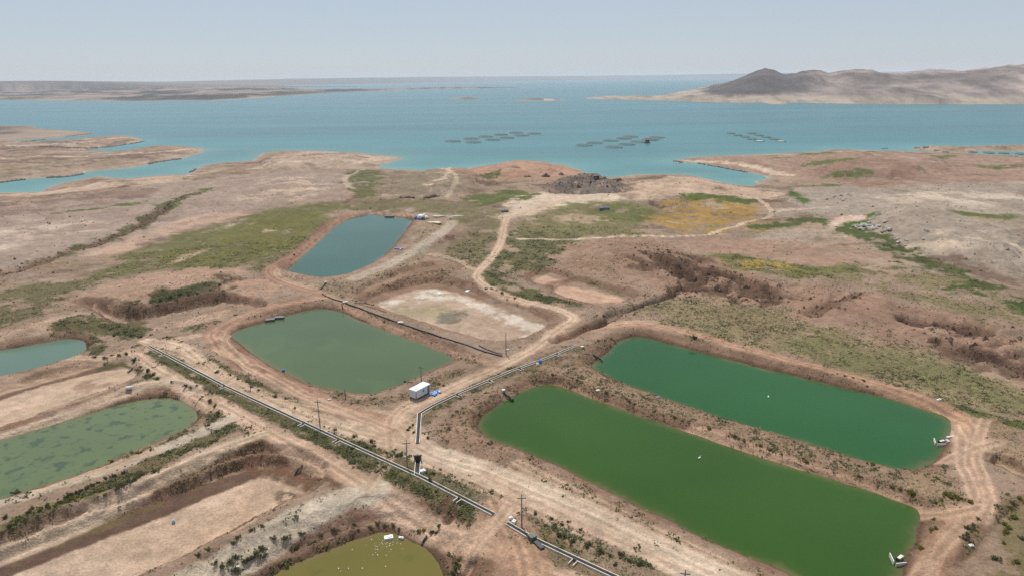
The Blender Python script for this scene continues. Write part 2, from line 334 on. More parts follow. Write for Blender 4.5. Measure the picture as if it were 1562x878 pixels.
# far fields of the drawn-down shore
plot([(-100, 330), (0, 322), (120, 300), (300, 275), (420, 262), (540, 262), (560, 290), (420, 310), (300, 345), (150, 385), (0, 430), (-100, 440)], (181, 158, 142), 20, 20, 1, 40, (.1, .1, 0, 0))
plot([(0, 338), (80, 328), (170, 332), (150, 350), (60, 362), (0, 380)], (196, 174, 156), 16, 16, .6, 20)
plot([(120, 388), (200, 362), (290, 330), (400, 322), (330, 338), (260, 360), (190, 385)], (197, 165, 143), 6, 8, .8, 20)
plot([(380, 285), (440, 272), (500, 276), (470, 300), (400, 310)], (198, 174, 152), 14, 14, .5, 16)
plot([(-50, 300), (70, 293), (200, 274), (300, 268), (300, 276), (160, 290), (60, 304)], (196, 170, 148), 5, 5, .8, 20)
plot([(-60, 312), (100, 300), (220, 286), (250, 294), (90, 322), (-60, 332)], (163, 135, 118), 6, 8, .6, 25)
plot([(380, 250), (480, 236), (590, 238), (615, 241), (560, 252), (440, 262)], (192, 168, 148), 6, 6, .9, 25)
plot([(1040, 245), (1200, 237), (1400, 233), (1562, 240), (1562, 290), (1400, 290), (1250, 280), (1160, 262)], (184, 152, 132), 8, 8, .95, 30)
plot([(1240, 262), (1330, 250), (1400, 262), (1400, 280), (1290, 284)], (172, 138, 118), 6, 8, .8, 25)
plot([(1200, 290), (1400, 284), (1600, 282), (1600, 440), (1480, 425), (1380, 395), (1310, 370), (1270, 340), (1200, 320)], (180, 163, 146), 12, 14, 1, 30, (.05, .1, 0, 0))
plot([(1330, 300), (1450, 296), (1562, 305), (1562, 325), (1450, 318), (1350, 320)], (198, 180, 160), 14, 16, .6, 18)
plot([(1420, 372), (1500, 378), (1562, 395), (1562, 410), (1480, 398), (1420, 390)], (198, 178, 156), 14, 16, .6, 18)
plot([(1400, 388), (1480, 405), (1562, 425), (1562, 440), (1480, 428), (1410, 402)], (150, 126, 108), 6, 8, .7, 20)
plot([(960, 282), (1060, 270), (1130, 284), (1200, 300), (1160, 310), (1040, 300), (960, 312)], (200, 172, 148), 8, 8, .9, 20)
plot([(760, 300), (850, 290), (960, 300), (930, 314), (850, 320), (800, 336), (760, 340), (770, 315)], (203, 182, 160), 6, 6, .9, 20)
plot([(690, 262), (760, 251), (850, 250), (900, 268), (860, 275), (770, 275), (720, 275)], (196, 156, 130), 6, 6, .9, 20)
plot([(834, 290), (850, 275), (880, 269), (925, 270), (950, 284), (952, 297), (900, 299), (850, 296)], (138, 126, 114), 4, 6, .9, 8)
plot([(560, 300), (580, 270), (640, 264), (720, 280), (700, 300), (620, 305)], (164, 146, 122), 6, 8, .8, 14, (.2, .3, 0, 0))
plot([(-60, 231), (60, 229), (130, 224), (205, 216)], (150, 130, 116), 3, 4, .75, 20, (0, 0, 0, 0), 7)
plot([(-60, 224), (80, 222), (160, 213), (200, 210)], (196, 176, 158), 2, 3, .8, 20, (0, 0, 0, 0), 5)
plot([(-60, 254), (60, 249), (150, 244), (255, 237)], (146, 122, 106), 3, 4, .75, 20, (0, 0, 0, 0), 7)
plot([(-60, 243), (60, 240), (150, 238), (240, 231), (305, 228)], (198, 178, 158), 2, 3, .8, 20, (0, 0, 0, 0), 5)
plot([(-60, 208), (60, 205), (125, 204)], (152, 130, 114), 3, 4, .7, 20, (0, 0, 0, 0), 6)
plot([(380, 258), (470, 250), (560, 247), (600, 241)], (206, 186, 166), 2, 3, .85, 20, (0, 0, 0, 0), 4)
plot([(390, 250), (470, 243), (560, 240)], (158, 134, 116), 2, 3, .7, 20, (0, 0, 0, 0), 4)
plot([(1050, 246), (1120, 248), (1160, 258), (1200, 268)], (202, 180, 158), 2, 3, .85, 20, (0, 0, 0, 0), 6)
plot([(650, 290), (690, 275), (680, 262)], (204, 182, 158), 2, 3, .7, 14, (0, 0, 0, 0), 3)
# green and dry fields
plot([(60, 440), (120, 418), (200, 394), (300, 352), (420, 320), (515, 306), (560, 312), (525, 328), (484, 352), (440, 385), (405, 408), (300, 412), (200, 424), (120, 445)], (134, 130, 82), 7, 10, .9, 18, (.5, .4, 0, 0))
plot([(230, 405), (300, 370), (400, 335), (490, 325), (500, 335), (450, 372), (400, 402), (310, 408)], (136, 131, 72), 6, 8, .8, 14, (.9, .3, .1, 0))
plot([(245, 405), (270, 398), (320, 378), (310, 388), (270, 405)], (198, 166, 142), 3, 4, .8, 10)
plot([(-60, 460), (60, 432), (130, 428), (110, 460), (40, 490), (-60, 510)], (138, 128, 90), 8, 10, .8, 16, (.4, .5, .1, 0))
plot([(0, 418), (50, 406), (100, 385), (160, 366), (210, 345), (235, 328)], (112, 116, 66), 2, 4, .8, 10, (.6, 0, 0, 0), 6)
plot([(235, 328), (260, 310), (300, 296), (320, 288)], (118, 126, 66), 2, 4, .8, 10, (.5, 0, 0, 0), 5)
plot([(248, 320), (256, 309), (272, 306), (268, 317)], (92, 122, 44), 2, 3, 1, 8, (.6, 0, 0, .1))
plot([(90, 326), (150, 318), (210, 312)], (116, 124, 66), 3, 4, .9, 10, (.3, 0, 0, 0), 6)
plot([(525, 262), (580, 262), (590, 278), (570, 290), (530, 285)], (124, 124, 80), 4, 6, .8, 10, (.5, .2, 0, 0))
plot([(535, 290), (570, 288), (572, 300), (545, 302)], (128, 124, 76), 4, 5, .8, 10, (.5, .2, 0, 0))
plot([(700, 300), (760, 292), (820, 290), (815, 305), (760, 312), (710, 312)], (118, 124, 66), 5, 6, .85, 12, (.5, .2, .1, 0))
plot([(735, 268), (770, 262), (760, 272), (735, 275)], (114, 120, 60), 3, 4, .8, 10)
plot([(520, 310), (600, 300), (700, 305), (760, 320), (775, 340), (720, 352), (690, 340), (620, 320), (540, 318)], (146, 134, 98), 6, 8, .8, 14, (.5, .5, 0, 0))
plot([(690, 362), (740, 352), (765, 365), (742, 398), (720, 410), (680, 400), (655, 388)], (146, 134, 96), 4, 6, .85, 10, (.9, .5, 0, .1))
plot([(775, 345), (850, 352), (900, 362), (880, 372), (850, 390), (840, 405), (800, 412), (750, 430), (738, 410), (765, 380)], (132, 127, 86), 4, 6, .85, 10, (1, .3, 0, .1))
plot([(780, 430), (830, 408), (870, 418), (930, 440), (960, 448), (930, 436), (850, 410), (800, 420)], (138, 130, 86), 2, 3, .8, 8, (.8, .3, 0, .1))
plot([(735, 420), (790, 434), (850, 455), (900, 466), (860, 470), (790, 452), (740, 436)], (120, 122, 74), 2, 3, .8, 8, (1, .2, .1, .2))
plot([(820, 330), (880, 310), (960, 308), (1020, 316), (1010, 345), (940, 362), (860, 362), (790, 350)], (146, 138, 92), 8, 10, .8, 16, (.5, .4, .1, 0))
plot([(890, 318), (960, 312), (1010, 322), (970, 340), (900, 345)], (126, 128, 74), 6, 8, .8, 12, (.5, .3, 0, 0))
plot([(860, 330), (940, 338), (920, 345), (850, 345)], (192, 166, 138), 6, 6, .6, 12)
plot([(1000, 326), (1020, 312), (1060, 306), (1130, 312), (1172, 320), (1165, 335), (1110, 346), (1060, 350), (1010, 345)], (186, 150, 84), 6, 8, .6, 9, (.3, .1, .5, 0))
plot([(1040, 300), (1070, 298), (1140, 306), (1150, 314), (1080, 308), (1040, 308)], (110, 122, 54), 4, 6, .8, 10, (.6, 0, .1, 0))
plot([(1140, 345), (1190, 325), (1200, 340), (1170, 352)], (182, 150, 78), 5, 6, .7, 10, (.2, .1, .4, 0))
plot([(1070, 390), (1130, 385), (1230, 402), (1330, 402), (1400, 412), (1360, 424), (1250, 420), (1150, 420), (1100, 410)], (136, 134, 78), 6, 8, .85, 14, (.5, .2, .3, 0))
plot([(1085, 396), (1150, 398), (1206, 404), (1195, 412), (1110, 410)], (184, 156, 84), 4, 6, .6, 8, (.2, .1, .6, 0))
plot([(1020, 360), (1130, 355), (1240, 378), (1330, 400), (1250, 402), (1130, 385), (1060, 375)], (186, 152, 130), 7, 9, .85, 18)
plot([(1165, 345), (1230, 335), (1260, 342), (1290, 350), (1330, 368), (1400, 396), (1450, 420), (1500, 445), (1600, 478)], (104, 114, 58), 2, 4, .85, 10, (.6, .1, .1, .1), 8)
plot([(1410, 415), (1450, 428), (1500, 448), (1562, 462), (1600, 475), (1600, 490), (1540, 472), (1470, 448)], (84, 118, 40), 4, 6, .95, 10, (.8, 0, 0, 0))
plot([(1280, 340), (1320, 332), (1350, 336), (1310, 345), (1285, 350)], (96, 122, 46), 3, 4, .95, 8, (.5, 0, 0, 0))
plot([(1258, 346), (1270, 334), (1320, 332), (1325, 336), (1285, 340), (1275, 352)], (206, 178, 160), 2, 2, 1, 8)
plot([(1196, 296), (1210, 292), (1232, 306), (1236, 312), (1214, 308)], (92, 122, 46), 3, 3, .95, 8, (.4, 0, 0, 0))
for q in ([(1162, 240), (1240, 240), (1280, 246), (1220, 246)], [(1300, 236), (1360, 238), (1340, 241), (1302, 240)], [(1225, 258), (1290, 254), (1320, 250), (1270, 262), (1245, 263)],
          [(1245, 270), (1330, 268), (1330, 273), (1260, 274)], [(1420, 236), (1465, 236), (1440, 240)], [(1480, 250), (1540, 252), (1562, 256), (1510, 257)], [(1205, 282), (1290, 281), (1260, 286)], [(1440, 326), (1540, 330), (1562, 336), (1480, 336)]):
    plot(q, (120, 128, 70), 5, 5, .9, 12, (.4, .1, 0, 0))
plot([(1460, 340), (1520, 335), (1540, 342), (1480, 348)], (184, 158, 92), 6, 6, .6, 10, (0, 0, .3, 0))
plot([(1390, 410), (1460, 430), (1540, 465), (1600, 500), (1600, 520), (1480, 480), (1380, 450), (1280, 430), (1200, 420)], (160, 144, 106), 8, 10, .7, 14, (.2, .4, 0, 0))
plot([(955, 470), (1010, 455), (1100, 458), (1200, 472), (1300, 498), (1440, 550), (1600, 600), (1600, 650), (1490, 625), (1400, 598), (1290, 566), (1180, 538), (1080, 510), (1000, 488)], (170, 151, 114), 5, 8, .95, 10, (.5, .5, 0, .01))
plot([(1200, 520), (1300, 515), (1440, 560), (1600, 610), (1600, 640), (1490, 612), (1380, 590), (1260, 555)], (148, 142, 96), 7, 9, .7, 14, (.4, .4, 0, .02))
plot([(1380, 596), (1480, 622), (1562, 645), (1600, 656), (1562, 655), (1470, 630)], (112, 124, 62), 2, 3, .8, 8, (.7, .2, 0, .1))
# bare reddish ground
plot([(850, 378), (900, 368), (960, 366), (1040, 378), (1090, 405), (1180, 425), (1280, 450), (1400, 475), (1600, 530), (1600, 590), (1450, 548), (1320, 500), (1200, 472), (1080, 455), (1020, 448), (940, 440), (870, 412)], (181, 147, 124), 7, 10, .95, 18, (.1, .05, 0, .03))
plot([(985, 378), (1050, 392), (1090, 412), (1180, 430), (1210, 450), (1160, 462), (1060, 445), (1000, 420)], (136, 104, 84), 8, 12, .7, 8, (.1, 0, 0, .1))
plot([(1180, 455), (1260, 440), (1330, 448), (1420, 480), (1562, 520), (1562, 545), (1420, 505), (1320, 495), (1240, 488)], (184, 148, 126), 7, 9, .9, 18)
plot([(1440, 515), (1520, 520), (1600, 545), (1600, 585), (1520, 560), (1450, 540)], (136, 106, 86), 6, 9, .65, 8, (.1, .1, 0, .05))
plot([(110, 455), (170, 430), (260, 412), (360, 408), (372, 418), (330, 440), (250, 455), (180, 470), (140, 468)], (193, 160, 136), 4, 5, .95, 14)
plot([(205, 455), (250, 450), (310, 440), (360, 425), (380, 430), (330, 460), (240, 482), (190, 480)], (134, 110, 84), 4, 6, .8, 8, (.4, .2, 0, .15))
plot([(225, 458), (290, 443), (350, 430), (345, 436), (290, 450), (230, 466)], (100, 106, 62), 2, 3, .8, 6, (.9, .1, 0, .3))
plot([(140, 470), (190, 488), (215, 498), (190, 497), (160, 486)], (110, 82, 62), 2, 3, .8, 6, (.3, 0, 0, .1))
plot([(330, 455), (360, 430), (400, 425), (440, 440), (400, 462), (360, 460)], (194, 158, 134), 4, 5, .9, 12)
plot([(215, 500), (300, 483), (360, 470), (350, 480), (280, 498), (220, 504)], (200, 166, 142), 2, 3, .8, 12)
plot([(-60, 530), (0, 508), (80, 480), (150, 475), (170, 490), (110, 502), (40, 522), (-60, 548)], (196, 168, 143), 4, 4, .85, 14)
plot([(75, 500), (140, 485), (200, 492), (235, 510), (190, 520), (140, 505), (90, 510)], (128, 120, 82), 3, 5, .75, 8, (.9, .4, 0, .2))
plot([(270, 505), (330, 488), (400, 475), (380, 482), (320, 500)], (138, 132, 94), 3, 4, .7, 8, (.7, .3, 0, .1))
plot([(310, 495), (345, 492), (360, 520), (420, 565), (480, 592), (440, 592), (370, 560), (330, 530)], (178, 140, 116), 3, 4, .85, 10)
plot([(640, 395), (680, 400), (690, 430), (740, 445), (720, 455), (660, 430), (560, 460), (500, 450), (560, 432), (620, 405)], (170, 136, 112), 4, 5, .7, 10, (.4, .5, 0, .02))
plot([(440, 430), (500, 435), (560, 425), (620, 395), (640, 340), (660, 345), (660, 380), (600, 420), (540, 440), (500, 450)], (176, 153, 126), 3, 5, .8, 8, (.3, .8, 0, .02))
# basin floors and crusts
plot([(560, 460), (620, 438), (662, 431), (740, 452), (836, 490), (795, 517), (745, 520), (640, 490)], (196, 170, 148), 2, 2, 1, 10)
plot([(590, 452), (630, 442), (662, 432), (690, 440), (680, 450), (650, 446), (610, 456), (575, 462)], (214, 202, 186), 3, 4, .75, 5)
plot([(690, 442), (740, 454), (800, 476), (836, 490), (824, 500), (770, 478), (720, 462), (690, 452)], (214, 198, 182), 3, 4, .7, 4)
plot([(600, 460), (640, 452), (670, 456), (700, 462), (695, 478), (640, 475), (605, 470)], (186, 168, 136), 4, 5, .8, 7)
plot([(662, 474), (676, 466), (700, 464), (722, 462), (700, 476), (690, 486), (668, 484)], (158, 146, 124), 2, 3, .95, 5)
plot([(790, 505), (826, 498), (830, 501), (800, 516)], (228, 220, 212), 2, 2, .6, 3)
plot([(845, 434), (880, 430), (966, 453), (940, 462), (905, 463), (850, 447)], (206, 170, 146), 2, 2, 1, 10)
plot([(810, 424), (830, 415), (866, 425), (846, 434)], (206, 170, 146), 2, 2, 1, 10)
plot([(-90, 640), (0, 600), (60, 579), (120, 565), (183, 552), (204, 558), (210, 574), (150, 601), (90, 621), (0, 655), (-90, 690)], (204, 176, 152), 1.5, 2, 1, 12)
plot([(100, 590), (180, 565), (195, 572), (120, 598)], (184, 152, 128), 5, 6, .5, 10)
plot([(-160, 915), (0, 857), (130, 806), (240, 768), (330, 730), (392, 708), (430, 713), (476, 739), (420, 776), (350, 816), (210, 881), (-60, 990)], (202, 174, 150), 1.2, 1.5, 1, 10)
plot([(60, 860), (160, 820), (260, 790), (240, 815), (140, 850), (80, 875)], (186, 160, 136), 5, 6, .45, 8)
plot([(418, 724), (450, 728), (456, 738), (430, 748), (418, 738)], (150, 128, 106), 1.5, 2, .5, 3)
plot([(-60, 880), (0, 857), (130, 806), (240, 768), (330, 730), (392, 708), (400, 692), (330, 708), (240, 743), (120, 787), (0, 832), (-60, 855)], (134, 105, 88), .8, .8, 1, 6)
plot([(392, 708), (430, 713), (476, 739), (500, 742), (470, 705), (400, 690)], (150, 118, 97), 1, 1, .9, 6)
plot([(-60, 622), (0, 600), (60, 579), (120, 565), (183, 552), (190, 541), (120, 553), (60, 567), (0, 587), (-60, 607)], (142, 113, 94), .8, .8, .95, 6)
plot([(0, 671), (60, 653), (120, 635), (190, 614), (230, 607), (268, 606), (290, 610), (262, 594), (200, 604), (120, 626), (60, 645), (0, 663)], (140, 111, 90), .8, .8, .9, 6, (.2, .1, 0, .1))
# verges, weeds and banks about the ponds
plot([(227, 528), (345, 590), (470, 648), (521, 672), (641, 727), (745, 780)], (114, 110, 70), 1.0, 1.6, .92, 5, (1, .5, .12, .5), 5.2)
plot([(250, 520), (345, 578), (470, 637), (521, 660), (641, 716), (700, 748)], (138, 124, 84), 1.0, 1.6, .85, 5, (.8, .8, .15, .4), 4)
plot([(660, 715), (700, 720), (750, 745), (765, 762), (740, 770), (690, 748)], (152, 136, 108), 2, 3, .85, 5, (.7, .8, .1, .4))
plot([(773, 798), (812, 814), (880, 848), (945, 880), (1010, 912)], (156, 134, 104), 1.5, 2, .8, 5, (.5, .7, .15, .2), 6)
plot([(790, 762), (850, 778), (930, 820), (1010, 870), (1000, 890), (920, 860), (850, 822), (800, 790)], (174, 148, 122), 2, 3, .8, 6, (.9, .5, 0, .5))
plot([(135, 558), (180, 538), (205, 535), (245, 572), (235, 582), (205, 556), (185, 548)], (104, 108, 62), 1.5, 2.5, .9, 5, (1, .2, .05, .6))
plot([(215, 575), (240, 575), (200, 592), (160, 605)], (130, 120, 80), 1.5, 2, .6, 5, (.5, .4, .1, .1))
plot([(80, 515), (120, 508), (150, 515), (165, 528), (145, 540), (130, 545), (136, 530), (120, 515)], (104, 104, 60), 1.2, 1.6, .85, 5, (1, .3, .05, .4))
plot([(0, 532), (60, 520), (100, 513), (60, 526), (0, 540)], (92, 96, 54), 1, 1.4, .7, 4, (.8, .2, 0, .3))
plot([(245, 590), (285, 582), (330, 612), (345, 640), (310, 655), (310, 630), (285, 605), (250, 602), (190, 612)], (122, 106, 72), 1.5, 2.5, .8, 5, (1, .4, .05, .5))
plot([(310, 655), (290, 668), (200, 702), (90, 745), (0, 775), (0, 765), (90, 738), (200, 692), (275, 660)], (132, 118, 82), 1, 1.6, .7, 4, (.9, .5, .2, .5))
plot([(0, 800), (60, 778), (150, 745), (230, 700), (330, 650), (380, 640), (370, 660), (290, 692), (200, 735), (100, 775), (0, 820)], (138, 122, 88), 1.5, 2.5, .8, 5, (1, .6, .25, .5))
plot([(330, 620), (380, 625), (420, 655), (400, 670), (350, 650)], (160, 138, 108), 2, 3, .7, 5, (.9, .5, 0, .2))
plot([(0, 825), (100, 788), (180, 755), (250, 728), (300, 705), (420, 660), (420, 672), (310, 720), (200, 765), (100, 805), (0, 845)], (140, 118, 82), 1.2, 2, .7, 4, (.8, .7, .2, .3))
plot([(330, 700), (400, 678), (460, 680), (520, 710), (520, 740), (490, 735), (440, 705), (400, 702)], (146, 110, 84), 2, 3, .85, 5, (.3, .1, 0, .15))
plot([(300, 858), (380, 818), (480, 762), (545, 742), (520, 760), (440, 795), (340, 852)], (146, 122, 88), 1.2, 2, .7, 4, (.8, .5, .1, .25))
plot([(320, 895), (400, 855), (480, 815), (560, 785), (640, 800), (690, 840), (700, 878), (670, 850), (610, 810), (560, 808), (480, 838), (400, 875)], (146, 118, 88), 2, 3, .8, 5, (.7, .4, .15, .35))
plot([(310, 905), (350, 868), (430, 835), (520, 795), (530, 808), (440, 850), (370, 885)], (112, 104, 62), 1.2, 2, .75, 4, (1, .4, .1, .6))
plot([(580, 780), (640, 770), (720, 800), (760, 840), (750, 900), (700, 880), (680, 840), (630, 805)], (166, 130, 105), 2, 3, .9, 6, (.25, .1, 0, .1))
plot([(820, 575), (880, 590), (960, 622), (1060, 655), (1180, 694), (1300, 734), (1400, 770)], (164, 138, 108), 1.5, 2.4, .7, 5, (.5, .5, .25, .1), 6)
plot([(900, 572), (1000, 612), (1100, 648), (1240, 690), (1400, 728)], (178, 148, 122), 2, 3, .8, 6, (.5, .6, .05, .06), 10)
plot([(860, 540), (900, 520), (960, 505), (900, 550), (860, 580), (800, 585), (830, 562)], (170, 140, 114), 2, 3, .8, 6, (.6, .6, .02, .06))
plot([(660, 640), (760, 590), (800, 585), (740, 625), (720, 650), (760, 680), (900, 742), (1100, 840), (1200, 880), (1100, 870), (900, 780), (760, 715), (680, 680)], (180, 146, 121), 2, 3, .9, 6, (.35, .3, .02, .1))
plot([(760, 690), (850, 725), (960, 780), (1080, 835), (1180, 880), (1080, 850), (950, 795), (850, 745)], (172, 148, 122), 2, 3, .7, 5, (.6, .5, .05, .15))
plot([(640, 640), (690, 605), (760, 575), (850, 540), (870, 532)], (156, 134, 104), 1.2, 1.6, .7, 4, (.7, .5, .02, .15), 3)
plot([(615, 640), (636, 650), (640, 690), (670, 690), (740, 705), (690, 690), (650, 660)], (158, 138, 110), 1.5, 2, .6, 4, (.8, .2, 0, .3))
plot([(510, 455), (600, 490), (700, 535), (760, 545), (720, 560), (690, 540), (640, 520), (545, 480)], (174, 144, 118), 2, 3, .85, 6, (.45, .6, 0, .05))
plot([(440, 575), (520, 605), (590, 610), (640, 590), (700, 560), (720, 565), (650, 600), (590, 622), (520, 618)], (168, 140, 114), 2, 3, .75, 5, (.5, .5, .02, .06))
plot([(370, 545), (420, 572), (450, 585), (420, 580), (385, 560)], (120, 118, 78), 1.2, 2, .6, 4, (.8, .3, 0, .2))
plot([(1440, 620), (1562, 660), (1600, 690), (1600, 740), (1562, 718), (1500, 700), (1490, 660)], (186, 156, 126), 3, 4, .9, 8, (.1, .5, 0, 0))
plot([(1400, 720), (1450, 700), (1470, 740), (1480, 765), (1440, 765), (1400, 745)], (182, 152, 122), 2, 3, .85, 6, (.3, .5, .15, .15))
plot([(1470, 800), (1490, 790), (1500, 820), (1480, 840), (1465, 825)], (148, 140, 92), 1.5, 2, .6, 4, (.6, .3, .2, .3))
plot([(1530, 760), (1600, 750), (1600, 900), (1500, 900), (1530, 850), (1525, 800)], (150, 134, 98), 2.5, 3, .8, 5, (.9, .5, .15, .4))
plot([(0, 440), (-60, 450), (-60, 430), (60, 400), (120, 390), (60, 425)], (176, 148, 124), 6, 8, .7, 14, (.2, .3, 0, 0))

ROUGH = [base_pts(q)[:, :2] for q in ([(975, 375), (1050, 388), (1100, 412), (1190, 430), (1220, 455), (1160, 465), (1060, 448), (1005, 425)], [(1370, 478), (1500, 492), (1640, 530), (1640, 590), (1500, 560), (1430, 520)], [(835, 290), (850, 276), (880, 270), (925, 271), (950, 284), (952, 297), (900, 298), (850, 295)])]
def sd_rough(x, y):
    o = np.zeros(x.shape)
    for P in ROUGH:
        lo = P.min(0) - 20; hi = P.max(0) + 20; m = (x > lo[0]) & (x < hi[0]) & (y > lo[1]) & (y < hi[1])
        if m.any(): o[m] = np.maximum(o[m], sm(-10, 10, sd_poly(P, x[m], y[m])))
    return o
def height(x, y, full=True, dk=None):
    x = np.asarray(x, float); y = np.asarray(y, float)
    d, k = dk if dk is not None else shore(x, y); z = base_z(x, y, d, k); r = np.hypot(x, y)
    if not full: return z
    nearm = r < 1500
    xn, yn = x[nearm], y[nearm]; zn = z[nearm]; dn = d[nearm]
    # calm ground about the ponds, rougher ground outside
    wild = 1 - (1 - sm(330, 430, yn + 0.25 * xn)) * (1 - sm(95, 170, xn - 0.2 * yn)) * .8
    lk = sm(0, 70, dn)
    rel = (fbm(xn, yn, 110, 4, 21) - .5) * 7.0 * wild * lk + (ridged(xn, yn, 34, 4, 22) - .55) * 3.2 * wild * lk
    rel += (fbm(xn, yn, 9, 4, 23, .6) - .5) * 1.6 * (0.22 + .78 * wild) * lk + (fbm(xn, yn, 2.4, 3, 24, .6) - .5) * .42 * lk
    rel -= sm(.88, .99, ridged(xn + 9 * fbm(xn, yn, 45, 4, 61), yn, 46, 2, 68)) * .9 * wild * lk
    rough = sd_rough(xn, yn); rel -= rough * sm(.5, .78, ridged(xn, yn, 16, 4, 27)) * 2.4 * lk
    zn = np.where(dn > 0, np.maximum(zn + rel, -11.9), zn)
    for P, h, wd in MOUND:
        lo = P.min(0) - wd; hi = P.max(0) + wd
        m = (xn > lo[0]) & (xn < hi[0]) & (yn > lo[1]) & (yn < hi[1])
        if m.any():
            s = sd_poly(P, xn[m], yn[m]) + (fbm(xn[m], yn[m], 10, 3, 31) - .5) * wd * .5
            zn[m] += h * sm(-wd * .35, wd * .5, s)
    for P, wd, col, cov, tr, so in ROADS:
        lo = P.min(0) - 12; hi = P.max(0) + 12
        m = (xn > lo[0]) & (xn < hi[0]) & (yn > lo[1]) & (yn < hi[1])
        if m.any():
            dd, off, al = d_line(P, xn[m], yn[m])
            zn[m] -= 0.10 * np.exp(-((np.abs(off) - 0.9) / .45) ** 2) * (dd < wd) * tr
    for n, p in POND.items():
        m = (xn > p['lo'][0]) & (xn < p['hi'][0]) & (yn > p['lo'][1]) & (yn < p['hi'][1])
        if not m.any(): continue
        xs, ys = xn[m], yn[m]
        jit = .5 if not p['dry'] else 1.0
        s = -sd_poly(p['P'], xs, ys) + (fbm(xs, ys, 5, 4, 41, .6) - .5) * 1.7 * jit * (1.6 if not p['dry'] else (3.4 if n in ('ravine', 'ravine_b', 'trench', 'cut_a', 'cut_b') else 1.3))
        out = np.maximum(s, 0)
        rill = (ridged(xs, ys, 4.5, 3, 43) - .5) * 0.9 * sm(0.3, 2.5, out) * (p['depth'] / 3)
        prof = p['zw'] + np.where(s > 0, p['slope'] * out + rill, np.maximum(s * .45, -1.3) if not p['dry'] else -0.0)
        # a foot ledge left by the former water level
        if n in ('K', 'G', 'B', 'F'): prof = np.where(s > 2.2, np.maximum(prof - p['slope'] * 1.0, p['zw'] + p['slope'] * 1.6), prof)
        if p['dry']: prof = prof + (fbm(xs, ys, 3.5, 3, 47) - .5) * .18 * (s <= 0)
        zz = zn[m]; kk = .35
        hmin = np.minimum(zz, prof); dlt = np.abs(zz - prof)
        sgn = np.where(out > 0.6, np.maximum(kk - dlt, 0) ** 2 / (4 * kk), 0)
        zn[m] = hmin - sgn
    for P, dep, wd in GULLY:
        lo = P.min(0) - wd * 5; hi = P.max(0) + wd * 5
        m = (xn > lo[0]) & (xn < hi[0]) & (yn > lo[1]) & (yn < hi[1])
        if m.any():
            xs, ys = xn[m], yn[m]
            wx = xs + (fbm(xs, ys, 13, 2, 51) - .5) * wd * 3.0; wy = ys + (fbm(xs, ys, 13, 2, 52) - .5) * wd * 3.0
            dd, off, al = d_line(P, wx, wy)
            zn[m] -= dep * (1 - sm(0.25 * wd, 1.5 * wd, dd)) * (0.7 + .6 * fbm(xs, ys, 12, 2, 53))
    for n, P in CANALS.items():
        lo = P.min(0)[:2] - 8; hi = P.max(0)[:2] + 8
        m = (xn > lo[0]) & (xn < hi[0]) & (yn > lo[1]) & (yn < hi[1])
        if m.any():
            dd, off, al = d_line(P[:, :2], xn[m], yn[m])
            L = np.concatenate([[0], np.cumsum(np.hypot(*np.diff(P[:, :2], axis=0).T))])
            zc = np.interp(al, L, P[:, 2]); zz = zn[m]; t = 1 - sm(1.2, 4.5, dd)
            zn[m] = zz * (1 - t) + (zc - .06) * t
    z[nearm] = zn
    return z

